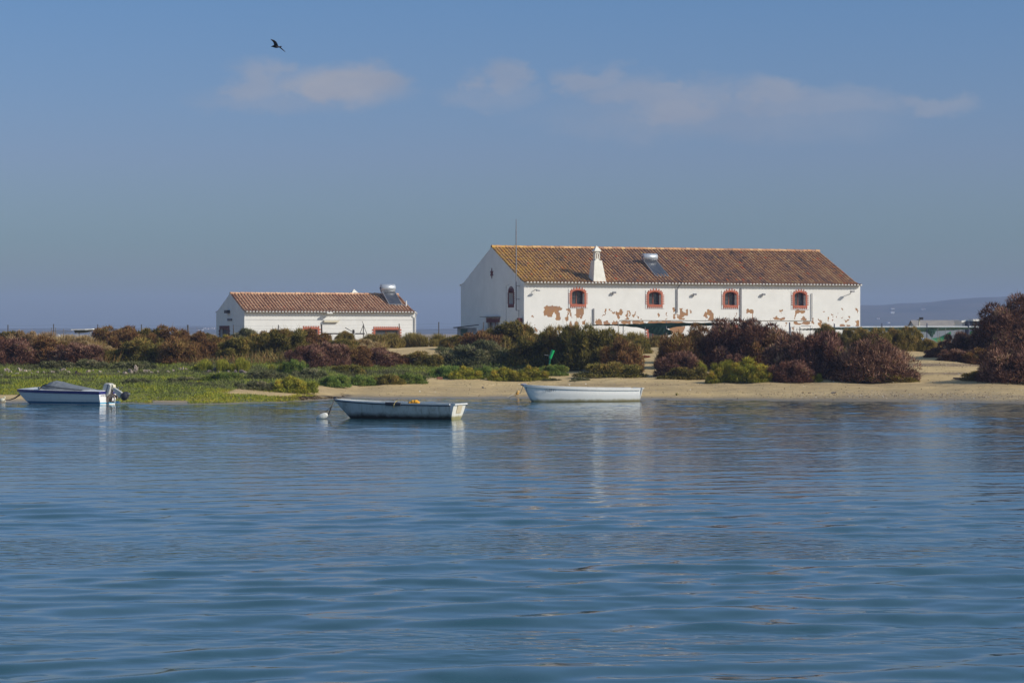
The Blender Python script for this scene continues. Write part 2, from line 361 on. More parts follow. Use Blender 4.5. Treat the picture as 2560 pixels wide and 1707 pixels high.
for i in range(46):
    lam = float(np.exp(wr_.uniform(math.log(.42), math.log(2.0)))); th = wr_.normal(math.pi / 2 + .08, .55); kk = 2 * math.pi / lam
    slope = .0125 * (1.2 if lam > .7 else .8); ph = wr_.uniform(0, 6.28)
    near = np.clip((50 - WY) / 12, 0, 1)                              # small waves die out on the open near water
    px_w = 1.5 * (smooth_noise(WX, WY, 3.1, 200 + i % 5) - .5)
    amp = slope / kk * (1 - calm * (.93 if lam > .7 else .75)) * (.40 + 1.2 * smooth_noise(WX, WY, 1.9 + lam, 300 + i % 7))
    amp = amp * (near * (1.25 if lam > .65 else .55) + (1 - near) * .50)
    q_ = kk * (WX * math.cos(th) + WY * math.sin(th)) + ph + px_w; s_g = 1 if math.sin(th) > 0 else -1
    Hh += amp * (np.sin(q_) + .24 * s_g * np.sin(2 * q_))
Hh *= np.clip((140 - WY) / 30, .8, 1) * .95
for arr in (Hh,): arr[0, :] = 0; arr[:, 0] = 0; arr[:, -1] = 0
fine_a = np.clip(.02 + (WY - 42) / 60, .02, .36) + (.95 * np.clip(calm * 1.3, 0, 1) ** 1.5 * (WY < 45))
idx = np.arange(WX.size).reshape(WX.shape); F = np.stack([idx[:-1, :-1], idx[:-1, 1:], idx[1:, 1:], idx[1:, :-1]], -1).reshape(-1, 4)
# flat far margins joined on so that it stays one sheet
def sheet(P, F, fine_):
    me = bpy.data.meshes.new('water'); me.vertices.add(len(P)); me.vertices.foreach_set('co', P.reshape(-1).astype(np.float32))
    me.loops.add(F.size); me.loops.foreach_set('vertex_index', F.reshape(-1).astype(np.int32)); me.polygons.add(len(F))
    me.polygons.foreach_set('loop_start', np.arange(0, F.size, 4, dtype=np.int32)); me.polygons.foreach_set('loop_total', np.full(len(F), 4, dtype=np.int32)); me.update()
    return finish('water', me, mw, None, True, {'fine': ('POINT', fine_)})
P0 = np.stack([WX, WY, Hh], -1).reshape(-1, 3); x0_ = .245 * 17 + 3; x1_ = .245 * ROW[-1] + 3; yl = ROW[-1]; n0 = len(P0)
Pm = np.array([(-2400, -60, 0), (2400, -60, 0), (-2400, 17, 0), (-x0_, 17, 0), (x0_, 17, 0), (2400, 17, 0), (-2400, yl, 0), (-x1_, yl, 0), (x1_, yl, 0), (2400, yl, 0), (-x0_, -60, 0), (x0_, -60, 0)])
Fm = np.array([(0, 10, 3, 2), (10, 11, 4, 3), (11, 1, 5, 4), (2, 3, 7, 6), (4, 5, 9, 8)]) + n0
water = sheet(np.concatenate([P0, Pm]), np.concatenate([F, Fm]), np.concatenate([fine_a.reshape(-1), np.full(len(Pm), .5)])); tag(water, kind='structure')

# ------------------------------------------------------------------ distant hills
mh = mat('hill_scrub', (.045, .055, .035), (.10, .09, .06), .012, .95)
HP = [-900, 0, 300, 500, 800, 1100, 1300, 1600, 1900, 2060, 2150, 2230, 2300, 2350, 2400, 2450, 2560, 2800, 3400]
HY = [824, 823, 821, 818, 822, 822, 816, 800, 782, 770, 764, 762, 758, 752, 747, 743.5, 741, 738, 745]
HD = 3000.0
def hillz(X, Y):
    px = 1280 + FPX * X / Y; top = EYE + (HOR - np.interp(px, HP, HY)) * HD / FPX
    u = np.clip((Y - 2300) / 700, 0, 1); u = u * u * (3 - 2 * u); back = np.clip((3900 - Y) / 900, 0, 1)
    rough = 2.6 * (smooth_noise(X, Y, 60, 41) - .5) + 1.6 * (smooth_noise(X, Y, 22, 42) - .5)
    return .6 + (top - .6) * u * back + rough * u * np.clip(top / 14, .2, 1)
hills = grid_sheet('hills', np.arange(-1900, 1901, 12.), np.arange(2300, 3950, 50.), hillz, mh); tag(hills, kind='structure')

# far white houses on the slopes
def far_house(px, py, w, hgt, label, group, roof=True):
    for Y in np.arange(2350, 3050, 10):
        x = (px - 1280) / FPX * Y; z = EYE + (HOR - py) / FPX * Y
        if float(hillz(np.array(x), np.array(float(Y)))) >= z - 1: break
    s = Y / FPX; w *= s; hgt *= s
    e = empty('hillside_house', (x, Y - 6, z - hgt / 2 - .5), label=label, cat='house', group=group)
    MB().box(-w / 2, w / 2, -3, 3, -3, hgt).build('wall', M_white, e)
    MB().prism([(-w / 2 - .4, hgt), (w / 2 + .4, hgt), (0, hgt + w * .18)], 'y', -3.4, 3.4).build('roof', M_rust, e)
    return e
for px, py, w, hh, lb in [(2229.5, 771, 8, 4, 'pale far house highest on the blue hillside right of the barn'),
                          (2228.5, 780, 9, 5, 'pinkish far house just below the highest one on the blue hillside'),
                          (2193, 795, 7, 3, 'faint low far house at left on the blue hillside beside the barn'),
                          (2219, 805, 6, 4, 'bright white far house lowest on the blue hillside near the green netting'),
                          (2306, 772, 10, 2.5, 'faint wide far house right of the floodlight pole on the blue hillside')]:
    far_house(px, py, w, hh, lb, 'far houses on the blue hillside')
for i, (px, py) in enumerate([(507, 823), (513, 819.5), (521, 820.5), (530, 819), (536, 819.5), (497, 824)]):
    far_house(px, py, 5, 2.2, 'tiny white far house of the hazy town left of the small white house', 'houses of the far town on the low shore')

# ------------------------------------------------------------------ roof tiles
def tile_mat(name, stops, dark, ochre=0):
    m = bpy.data.materials.new(name); m.use_nodes = True; t = m.node_tree; p = t.nodes['Principled BSDF']; p.inputs['Roughness'].default_value = .85
    a = N(t, 'ShaderNodeAttribute', attribute_name='tone'); tcn = N(t, 'ShaderNodeTexCoord')
    r = ramp(t, stops); n = N(t, 'ShaderNodeTexNoise', i_Scale=1.1, i_Detail=6.0, i_Roughness=.65); t.links.new(tcn.outputs['Object'], n.inputs[0])
    ad = N(t, 'ShaderNodeMath', operation='MULTIPLY_ADD', i_1=.6, i_2=-.30); t.links.new(n.outputs[0], ad.inputs[0])
    ad2 = N(t, 'ShaderNodeMath', operation='ADD'); t.links.new(ad.outputs[0], ad2.inputs[0]); t.links.new(a.outputs['Fac'], ad2.inputs[1]); t.links.new(ad2.outputs[0], r.inputs[0])
    out = r.outputs[0]
    n2 = N(t, 'ShaderNodeTexNoise', i_Scale=9.0, i_Detail=4.0, i_Roughness=.7); t.links.new(tcn.outputs['Object'], n2.inputs[0])
    mx = N(t, 'ShaderNodeMixRGB'); mx.inputs[2].default_value = (*dark, 1); t.links.new(out, mx.inputs[1])
    f = N(t, 'ShaderNodeMapRange', i_1=.55, i_2=.72, i_3=0.0, i_4=.6); t.links.new(n2.outputs[0], f.inputs[0]); t.links.new(f.outputs[0], mx.inputs[0]); out = mx.outputs[0]
    if ochre:
        sp = N(t, 'ShaderNodeSeparateXYZ'); t.links.new(tcn.outputs['Object'], sp.inputs[0])
        g = N(t, 'ShaderNodeMapRange', i_1=9.0, i_2=0.0, i_3=0.0, i_4=1.0); t.links.new(sp.outputs[0], g.inputs[0])
        n3 = N(t, 'ShaderNodeTexNoise', i_Scale=2.2, i_Detail=5.0, i_Roughness=.7); t.links.new(tcn.outputs['Object'], n3.inputs[0])
        f3 = N(t, 'ShaderNodeMapRange', i_1=.40, i_2=.58, i_3=.1, i_4=1.0); t.links.new(n3.outputs[0], f3.inputs[0])
        mm = N(t, 'ShaderNodeMath', operation='MULTIPLY'); t.links.new(g.outputs[0], mm.inputs[0]); t.links.new(f3.outputs[0], mm.inputs[1])
        mo = N(t, 'ShaderNodeMixRGB'); mo.inputs[2].default_value = (.62, .36, .05, 1); t.links.new(out, mo.inputs[1])
        mm2 = N(t, 'ShaderNodeMath', operation='MULTIPLY', i_1=.8); t.links.new(mm.outputs[0], mm2.inputs[0]); t.links.new(mm2.outputs[0], mo.inputs[0]); out = mo.outputs[0]
    t.links.new(out, p.inputs['Base Color']); return m
MT1 = tile_mat('old_barrel_tiles', [(.0, (.10, .065, .05)), (.12, (.16, .10, .07)), (.3, (.34, .19, .12)), (.5, (.50, .25, .11)), (.68, (.62, .38, .19)), (.85, (.66, .42, .13)), (1, (.62, .17, .06))], (.12, .09, .08), 1)
MT2 = tile_mat('warm_barrel_tiles', [(.0, (.24, .11, .06)), (.12, (.30, .14, .08)), (.4, (.58, .33, .185)), (.7, (.70, .44, .26)), (1, (.62, .29, .16))], (.28, .15, .10), 0)
def roof_tiles(parent, Lr, prof, ridge_y, spacing, mt_, rad, course):
    """barrel tiles on both slopes; prof = [(y,z)...] from the eave to the ridge of the front slope"""
    prof = np.array(prof); seg = np.hypot(*np.diff(prof, axis=0).T); cum = np.concatenate([[0], np.cumsum(seg)]); tot = cum[-1]
    nc = int(Lr / spacing); sp_ = Lr / nc; nr = int(tot / course) + 1
    ang = np.linspace(0, math.pi, 6); Q = []; T = []
    nx_, nz_ = np.cos(ang), np.sin(ang)
    coltone = [random.gauss(0, .07) for _ in range(nc)]
    for side in (0, 1):
        for r_ in range(nr):
            s0 = r_ * course; s1 = min(s0 + course * 1.12, tot)
            if s0 >= tot - .02: break
            y0, z0 = np.interp(s0, cum, prof[:, 0]), np.interp(s0, cum, prof[:, 1]); y1, z1 = np.interp(s1, cum, prof[:, 0]), np.interp(s1, cum, prof[:, 1])
            for c_ in range(nc):
                xc = (c_ + .5) * sp_ + random.uniform(-.008, .008); tone = min(max(random.gauss(.45, .10) + coltone[c_], 0), .92)
                if random.random() < .02: tone = 1.0
                dz = random.uniform(-.006, .008); ra, rb = rad * 1.04, rad * .88
                a = np.stack([xc + ra * nx_, np.full(6, y0), z0 + .02 + dz + ra * .95 * nz_], -1)
                b = np.stack([xc + rb * nx_, np.full(6, y1), z1 + dz + rb * .95 * nz_], -1)
                if side: a[:, 1] = 2 * ridge_y - a[:, 1]; b[:, 1] = 2 * ridge_y - b[:, 1]
                for k in range(5): Q.append([a[k], a[k + 1], b[k + 1], b[k]]); T.append(tone)
        # channel tiles between the barrels
        pr = prof.copy()
        if side: pr[:, 0] = 2 * ridge_y - pr[:, 0]
        for i in range(len(pr) - 1):
            Q.append([[0, pr[i, 0], pr[i, 1]], [Lr, pr[i, 0], pr[i, 1]], [Lr, pr[i + 1, 0], pr[i + 1, 1]], [0, pr[i + 1, 0], pr[i + 1, 1]]]); T.append(-.1)
    return quads_obj('roof', np.array(Q), mt_, parent, np.array(T)), nc, sp_
def ridge_caps(parent, Lr, y, z, mt_):
    Q = []; T = []; ang = np.linspace(-.15, math.pi + .15, 8); n = int(Lr / .42)
    for i in range(n):
        x0 = i * Lr / n; x1 = (i + 1.08) * Lr / n; x1 = min(x1, Lr + .03); r0, r1 = .17, .145; tone = random.uniform(.30, .72)
        dz = random.uniform(-.012, .012)
        for k in range(7):
            Q.append([[x0, y + r0 * math.cos(ang[k]), z + dz + r0 * math.sin(ang[k])], [x0, y + r0 * math.cos(ang[k + 1]), z + dz + r0 * math.sin(ang[k + 1])],
                      [x1, y + r1 * math.cos(ang[k + 1]), z + dz + r1 * math.sin(ang[k + 1])], [x1, y + r1 * math.cos(ang[k]), z + dz + r1 * math.sin(ang[k])]]); T.append(tone)
    return quads_obj('ridge_tiles', np.array(Q), mt_, parent, np.array(T))
def eave_ends(parent, nc, sp_, y, z, rad, m):
    """whitewashed mortar plugs in the open tile ends, and the moulding under them"""
    mb = MB()
    for side, yy in ((0, y), (1, None)):
        if side: continue
        for c_ in range(nc):
            xc = (c_ + .5) * sp_; pts = [(xc + rad * .97 * math.cos(a), z - .005 + rad * .93 * math.sin(a)) for a in np.linspace(0, math.pi, 8)]
            mb.prism(pts, 'y', yy - .012, yy + .12)
    mb.box(0, nc * sp_, y + .14, y + .34, z - .06, z - .006)
    return mb.build('cornice', m, parent)

# ------------------------------------------------------------------ wall with openings
def pip(x, y, poly):
    poly = np.array(poly, float); ins = np.zeros(x.shape, bool); j = len(poly) - 1
    for i in range(len(poly)):
        xi, yi = poly[i]; xj, yj = poly[j]
        cnd = ((yi > y) != (yj > y)); xx = (xj - xi) * (y - yi) / (yj - yi + 1e-12) + xi
        ins ^= cnd & (x < xx); j = i
    return ins
def lines(a, b, step, extra):
    base = list(np.linspace(a, b, max(2, int((b - a) / step) + 1)))
    e = [v for v in extra if a < v < b]
    base = [v for v in base if all(abs(v - q) > step * .45 for q in e) or v in (a, b)]
    return np.array(sorted(base + e))
class Wall:
    def __init__(s): s.P = []; s.F = []; s.A = []; s.n = 0
    def panel(s, O, ud, hd_top, Lw, z0, z1, ops, step=.5, bare=None, ndir=(0, 1, 0), reveal=.5, zgrid=None):
        O = np.array(O, float); ud = np.array(ud, float); nd = np.array(ndir, float)
        us = lines(0, Lw, step, [v for o in ops for v in o[:2]]); vs = lines(z0, z1, zgrid or step, [v for o in ops for v in o[2:4]])
        Ug, Vg = np.meshgrid(us, vs); top = hd_top
        P = O + Ug[..., None] * ud + Vg[..., None] * np.array([0, 0, 1.])
        if top is not None:   # bend last row to the gable profile
            pass
        idx = np.arange(Ug.size).reshape(Ug.shape) + s.n
        s.P.append(P.reshape(-1, 3)); s.A.append((bare(Ug, Vg) if bare else np.zeros(Ug.shape)).reshape(-1)); s.n += Ug.size
        cu = (us[:-1] + us[1:]) / 2; cv = (vs[:-1] + vs[1:]) / 2
        for j in range(len(vs) - 1):
            for i in range(len(us) - 1):
                if any(o[0] < cu[i] < o[1] and o[2] < cv[j] < o[3] for o in ops): continue
                s.F.append((idx[j, i], idx[j, i + 1], idx[j + 1, i + 1], idx[j + 1, i]))
        for (a, b, c_, d_) in [o[:4] for o in ops]:
            q = [(a, c_), (b, c_), (b, d_), (a, d_)]
            pts = [O + u * ud + np.array([0, 0, v]) + k * nd * reveal for k in (0, 1) for (u, v) in q]
            s.P.append(np.array(pts)); s.A.append(np.zeros(8)); 
            for k in range(4): s.F.append((s.n + k, s.n + (k + 1) % 4, s.n + 4 + (k + 1) % 4, s.n + 4 + k))
            s.n += 8
        return s
    def strip(s, pts_bottom, pts_top):
        n = len(pts_bottom); s.P.append(np.array(pts_bottom + pts_top, float)); s.A.append(np.zeros(2 * n))
        for i in range(n - 1): s.F.append((s.n + i, s.n + i + 1, s.n + n + i + 1, s.n + n + i))
        s.n += 2 * n; return s
    def build(s, m, parent):
        P = np.concatenate(s.P); return mesh_obj('wall', P, [tuple(int(q) for q in f) for f in s.F], m, parent, False, {'bare': ('POINT', np.concatenate(s.A))})
def wall_mat():
    m = bpy.data.materials.new('peeling_limewash'); m.use_nodes = True; t = m.node_tree; p = t.nodes['Principled BSDF']; p.inputs['Roughness'].default_value = .9
    tcn = N(t, 'ShaderNodeTexCoord'); o = tcn.outputs['Object']
    n = N(t, 'ShaderNodeTexNoise', i_Scale=.8, i_Detail=6.0, i_Roughness=.6); t.links.new(o, n.inputs[0])
    r = ramp(t, [(.3, (.69, .685, .655)), (.7, (.77, .765, .735))]); t.links.new(n.outputs[0], r.inputs[0])
    nb = N(t, 'ShaderNodeTexNoise', i_Scale=2.2, i_Detail=6.0, i_Roughness=.65); t.links.new(o, nb.inputs[0])
    rb = ramp(t, [(.35, (.37, .195, .075)), (.5, (.33, .18, .09)), (.65, (.30, .175, .115))]); t.links.new(nb.outputs[0], rb.inputs[0])
    a = N(t, 'ShaderNodeAttribute', attribute_name='bare'); ns = N(t, 'ShaderNodeTexNoise', i_Scale=7.0, i_Detail=4.0); t.links.new(o, ns.inputs[0])
    ad = N(t, 'ShaderNodeMath', operation='MULTIPLY_ADD', i_1=.7, i_2=-.35); t.links.new(ns.outputs[0], ad.inputs[0])
    sm = N(t, 'ShaderNodeMath', operation='ADD'); t.links.new(ad.outputs[0], sm.inputs[0]); t.links.new(a.outputs['Fac'], sm.inputs[1])
    f = N(t, 'ShaderNodeMapRange', i_1=.42, i_2=.58); t.links.new(sm.outputs[0], f.inputs[0])
    # faint vertical rain streaks
    mp = N(t, 'ShaderNodeMapping'); mp.inputs['Scale'].default_value = (3.0, 3.0, .25); t.links.new(o, mp.inputs[0])
    nst = N(t, 'ShaderNodeTexNoise', i_Scale=1.6, i_Detail=5.0, i_Roughness=.7); t.links.new(mp.outputs[0], nst.inputs[0])
    fs = N(t, 'ShaderNodeMapRange', i_1=.55, i_2=.8, i_3=0.0, i_4=.35); t.links.new(nst.outputs[0], fs.inputs[0])
    m1 = N(t, 'ShaderNodeMixRGB'); m1.inputs[2].default_value = (.60, .57, .50, 1); t.links.new(fs.outputs[0], m1.inputs[0]); t.links.new(r.outputs[0], m1.inputs[1])
    m2 = N(t, 'ShaderNodeMixRGB'); t.links.new(f.outputs[0], m2.inputs[0]); t.links.new(m1.outputs[0], m2.inputs[1]); t.links.new(rb.outputs[0], m2.inputs[2])
    t.links.new(m2.outputs[0], p.inputs['Base Color'])
    b = N(t, 'ShaderNodeBump', i_Strength=.6, i_Distance=.02, invert=True); t.links.new(f.outputs[0], b.inputs['Height']); t.links.new(b.outputs[0], p.inputs['Normal'])
    return m
MW = wall_mat()

def window(parent, s, z0, z1, w, rise=.27, facing='y', t_bar=True, band=.145, tooth=.145, dark=False, lower=False, sill=True):
    """arched casement with toothed brick surround; local frame u along the wall, v up, n into the wall"""
    Mx = Matrix.Identity(4) if facing == 'y' else Matrix(((0, 1, 0, 0), (1, 0, 0, 0), (0, 0, 1, 0), (0, 0, 0, 1)))
    def T(mb): mb.v = [tuple(Mx @ Vector(v)) for v in mb.v]; return mb
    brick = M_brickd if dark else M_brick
    hw = w / 2; crown = z1; spring = z1 - rise
    def arc(hw_, sp_, cr_, n=12):
        return [(s + hw_ * math.cos(a), sp_ + (cr_ - sp_) * math.sin(a)) for a in np.linspace(math.pi, 0, n)]
    fr = MB(); f = .055; y0, y1 = .40, .46
    fr.box(s - hw, s - hw + f, y0, y1, z0, z1).box(s + hw - f, s + hw, y0, y1, z0, z1).box(s - hw + f, s + hw - f, y0, y1, z0, z0 + f).box(s - hw + f, s + hw - f, y0, y1, z1 - .12, z1)
    fr.box(s - .04, s + .04, y0 - .012, y1 + .01, z0 + f, z1 - .12)
    root = T(fr).build('window', M_timber, parent)
    T(MB().box(s - hw + .01, s + hw - .01, .435, .447, z0 + .02, z1 - .02)).build('pane', M_glass, root)
    gr = MB()
    for k in range(1, 6):
        x = s - hw + w * k / 6
        if abs(x - s) > .06: gr.box(x - .010, x + .010, .34, .36, z0, z1)
    gr.box(s - hw, s + hw, .337, .363, (z0 + z1) / 2 - .02, (z0 + z1) / 2 + .02)
    T(gr).build('grille', M_iron, root)
    su = MB(); ya, yb = -.035, .012
    # jambs, sill and arched head, overlapping nothing
    su.box(s - hw - band, s - hw, ya, yb, z0 - .0, spring).box(s + hw, s + hw + band, ya, yb, z0 - .0, spring)
    su.box(s - hw - band, s + hw + band, ya - .01, yb, z0 - band - .03, z0 - .0005)
    inn = arc(hw, spring, crown); out = arc(hw + band, spring + .0005, crown + band)
    poly = out + inn[::-1]
    for i in range(len(inn) - 1):
        su.prism([out[i], out[i + 1], inn[i + 1], inn[i]], 'y', ya, yb)
    # plug the corners of the square opening behind the arch
    for i in range(len(inn) - 1):
        if min(inn[i][1], inn[i + 1][1]) < crown - .005:
            su.prism([inn[i], inn[i + 1], (inn[i + 1][0], crown + .001), (inn[i][0], crown + .001)], 'y', ya + .002, .39)
    n = 5 if lower else 8
    H_ = spring - z0 + .05
    for k in range(6):
        zc = z0 + H_ * (k + .5) / 6; hh = H_ / 26
        for sg in (-1, 1):
            xa = s + sg * (hw + band); su.box(min(xa, xa + sg * tooth), max(xa, xa + sg * tooth), ya, yb, zc - hh, zc + hh)
    nb = 8; tw = (w + 2 * band) / (nb * 2 - 1)
    for k in range(nb):
        xa = s - hw - band + tw * 2 * k; su.box(xa, xa + tw, ya, yb, z0 - band - .03 - tooth * .8, z0 - band - .0305)
        u_ = (k + .5) / nb; a = math.pi * (1 - u_); 
        ox, oz = s + (hw + band) * math.cos(a) * .97, spring + (crown + band - spring) * math.sin(a)
        if k in (0, nb - 1): oz = spring + .10
        su.box(ox - tw / 2, ox + tw / 2, ya + .001, yb - .001, oz - .03, oz + tooth)
    T(su).build('surround', brick, root)
    return root

# =================================================================== HOUSE 1
ZB = 1.5
H1 = empty('large_house', (1.0, 210.0, ZB), R(22), 'long white two storey house with old brown tiled roof, peeling plaster and toothed red windows', 'house')
ca, sa = math.cos(R(22)), math.sin(R(22))
def F1(px, py):
    p = px - 1280; s_ = (210 * p - FPX) / (ca * FPX - sa * p); d = 210 + sa * s_
    return s_, EYE + (HOR - py) * d / FPX - ZB
def G1(px, py):
    p = px - 1280; t_ = (FPX - 210 * p) / (sa * FPX + ca * p); d = 210 + ca * t_
    return t_, EYE + (HOR - py) * d / FPX - ZB
L1, D1, E1, RZ1 = 32.0, 14.8, 5.86, 9.0
prof1 = [(-.44, E1 - .05), (.1, E1 + .02), (.7, E1 + .2), (1.5, E1 + .56), (7.4, RZ1)]
ZA = (1300, 750, .10204); ZBm = (1480, 750, .10204); ZC = (1640, 760, .11054); ZD = (1900, 760, .11054)
PEEL = [(ZA, p) for p in [
 [(590,160),(640,150),(700,130),(740,150),(860,140),(930,150),(960,140),(990,190),(1050,200),(1000,240),(940,265),(980,300),(975,400),(990,440),(980,490),(930,500),(880,490),(860,440),(885,410),(850,330),(830,310),(790,400),(800,440),(700,410),(640,390),(590,350),(580,310),(590,260)],
 [(1130,220),(1190,200),(1240,240),(1270,370),(1280,450),(1250,440),(1210,310),(1180,280),(1190,380),(1170,480),(1140,530),(1090,500),(1110,450),(1150,410),(1160,270)],
 [(1360,215),(1500,200),(1590,215),(1560,330),(1540,400),(1530,470),(1480,450),(1470,400),(1430,440),(1380,430),(1350,370),(1370,320)],
 [(1200,520),(1240,520),(1280,600),(1310,700),(1200,700),(1210,620)], [(1330,560),(1380,520),(1440,560),(1440,720),(1330,720)],
 [(285,385),(335,395),(330,445),(295,435)], [(345,580),(380,600),(380,640),(350,610)], [(345,660),(400,700),(420,780),(350,760)], [(1540,520),(1600,500),(1610,600),(1540,600)]]]
PEEL += [(ZBm, p) for p in [
 [(310,220),(350,215),(350,290),(320,370),(250,420),(235,400),(300,350)], [(400,205),(450,205),(465,265),(420,245)], [(485,260),(520,310),(565,270),(560,330),(500,350)],
 [(580,300),(680,310),(690,235),(720,230),(750,310),(740,360),(710,380),(680,350),(690,420),(660,490),(640,490),(610,400),(590,350)],
 [(800,370),(850,360),(850,250),(900,245),(940,290),(945,380),(910,400),(915,330),(895,275),(878,275),(885,370),(880,455),(1000,475),(780,475),(840,430)],
 [(980,370),(1040,340),(1050,260),(1080,340),(1050,410),(990,400)], [(1100,400),(1140,390),(1160,450),(1220,470),(1130,470)],
 [(80,500),(100,440),(120,500),(180,480),(240,520),(240,620),(80,620)], [(275,520),(390,500),(400,540),(450,560),(450,620),(275,620)], [(485,560),(540,510),(560,540),(600,510),(630,560),(620,620),(485,620)],
 [(720,540),(780,500),(950,510),(950,600),(720,600)], [(1000,510),(1250,510),(1290,560),(1290,600),(1000,600)], [(1340,560),(1400,520),(1800,515),(2200,520),(2280,560),(1340,600)],
 [(1610,340),(1650,315),(1670,370),(1640,410)], [(1960,210),(2010,180),(2055,230),(2040,285),(1990,290)]]]
PEEL += [(ZC, p) for p in [
 [(530,95),(600,95),(610,160),(660,200),(690,130),(735,110),(720,240),(680,270),(640,280),(580,310),(660,320),(640,360),(530,350),(510,300),(530,230)],
 [(780,115),(805,130),(795,225),(765,220)], [(385,240),(435,235),(430,320),(385,340)], [(470,240),(510,240),(510,320),(475,320)],
 [(1150,130),(1210,120),(1290,200),(1310,300),(1300,365),(1160,360),(1200,330),(1220,250),(1150,240),(1170,290),(1130,320),(1100,280),(1060,270),(1080,220),(1110,210),(1110,150),(1140,190)],
 [(1340,345),(1420,330),(1430,365),(1340,365)],
 [(2030,130),(2090,100),(2110,130),(2160,110),(2200,150),(2210,340),(2230,365),(2140,365),(2180,320),(2180,220),(2130,210),(2100,190),(2040,215)],
 [(320,480),(660,490),(640,560),(600,660),(350,660),(300,560)], [(1340,540),(1430,510),(1400,560),(1340,580)], [(195,350),(240,320),(250,365)], [(30,250),(80,200),(90,270),(50,330)]]]
PEEL += [(ZD, p) for p in [
 [(285,290),(340,300),(375,260),(400,310),(450,330),(520,320),(560,290),(560,365),(420,360),(330,365),(300,340)], [(420,125),(520,120),(510,160),(420,175)],
 [(790,150),(850,135),(1030,150),(1020,190),(970,220),(920,190),(850,205),(815,210),(805,340),(780,360),(790,220)], [(915,350),(960,300),(985,285),(1060,330),(1060,370),(915,370)],
 [(760,390),(830,390),(860,430),(960,420),(1000,390),(1130,400),(1120,460),(1060,475),(960,455),(870,460),(760,450)], [(1165,380),(1200,370),(1230,450),(1160,440)], [(1185,350),(1225,320),(1200,375)],
 [(1300,330),(1330,330),(1340,370),(1380,360),(1410,390),(1400,450),(1420,500),(1500,460),(1580,470),(1600,560),(1380,560),(1290,440),(1350,420),(1310,370)],
 [(1400,170),(1440,150),(1450,180),(1410,190)], [(1530,290),(1565,310),(1545,420),(1525,420)], [(1625,340),(1660,350),(1620,390)], [(1620,270),(1655,280),(1635,300)],
 [(1815,300),(1850,310),(1890,300),(1860,345),(1820,325)], [(1890,360),(1950,375),(2000,350),(2025,350),(2000,385),(1950,410),(1900,385)], [(2000,265),(2030,300),(2005,340)],
 [(1790,480),(1830,440),(1870,460),(1940,450),(1930,540),(1800,540)], [(1960,460),(1990,480),(2030,450),(2050,530),(1970,530)], [(2140,380),(2200,370),(2240,380),(2240,530),(2130,530),(2180,450)],
 [(2150,95),(2190,95),(2225,160),(2210,190),(2160,150)], [(1848,105),(1872,100),(1880,150),(1855,140)], [(560,425),(600,425),(595,510)], [(700,520),(780,520),(760,590)]]]
PS = [[F1(z[0] + a * z[2], z[1] + b * z[2]) for a, b in poly] for z, poly in PEEL]
def bare1(U_, V_):
    jx = U_ + .13 * (smooth_noise(U_, V_, .17, 51) - .5); jz = V_ + .13 * (smooth_noise(U_, V_, .17, 52) - .5)
    out = np.zeros(U_.shape)
    for p in PS: out = np.maximum(out, pip(jx, jz, p))
    # small scattered flakes in the lower half
    band = np.exp(-((V_ - 2.4) / 1.2) ** 2)
    out = np.maximum(out, ((smooth_noise(U_, V_, .16, 53) * .6 + smooth_noise(U_, V_, 1.1, 54) * .5) > 1.02 - .03 * band) * (V_ < 3.7))
    return out.astype(float)
wins1 = []
for (a, b, y0, y1) in [(1429.7, 1461, 725.5, 760.5), (1622, 1652.5, 729, 761.5), (1812, 1841.5, 729.5, 763), (1986, 2014, 730.5, 764)]:
    sA, zt = F1(a, y0); sB, zb_ = F1(b, y1); wins1.append((sA, sB, zb_, zt))
low1 = []
for i in (1, 2):
    sA, sB, zb_, zt = wins1[i]; low1.append((sA, sB, .6, zt - 2.93))
W = Wall()
allops = wins1 + low1
W.panel((0, 0, 0), (1, 0, 0), None, L1, -1.0, E1, allops, .07, bare1, (0, 1, 0))
tW = G1(1278, 745); gop = (2.35, 3.35, G1(1278, 760)[1], G1(1278, 724)[1]); gdoor = (5.7, 8.3, 0, G1(1232, 806)[1])
W.panel((0, 0, 0), (0, 1, 0), None, D1, -1.0, E1, [gop, gdoor], .6, None, (1, 0, 0))
def roofz(prof, rdg, y): 
    y = y if y <= rdg else 2 * rdg - y
    return float(np.interp(y, [p[0] for p in prof], [p[1] for p in prof]))
for xx in (0, L1):
    ty = list(np.linspace(0, D1, 41)); W.strip([(xx, y, E1) for y in ty], [(xx, y, max(E1 + .001, roofz(prof1, 7.4, y) - .015)) for y in ty])
W.panel((L1, 0, 0), (0, 1, 0), None, D1, -1.0, E1, [], 2, None, (-1, 0, 0)); W.panel((0, D1, 0), (1, 0, 0), None, L1, -1.0, E1, [], 2)
W.build(MW, H1)
rf, nc, sp_ = roof_tiles(H1, L1, prof1, 7.4, .31, MT1, .098, .40); ridge_caps(rf, L1, 7.4, RZ1 + .02, MT1); eave_ends(rf, nc, sp_, -.46, E1 - .05, .098, M_white)
for i, (a, b, c_, d_) in enumerate(wins1 + low1): window(H1, (a + b) / 2, c_, d_, b - a)
window(H1, (gop[0] + gop[1]) / 2, gop[2], gop[3], gop[1] - gop[0], facing='x', dark=True)
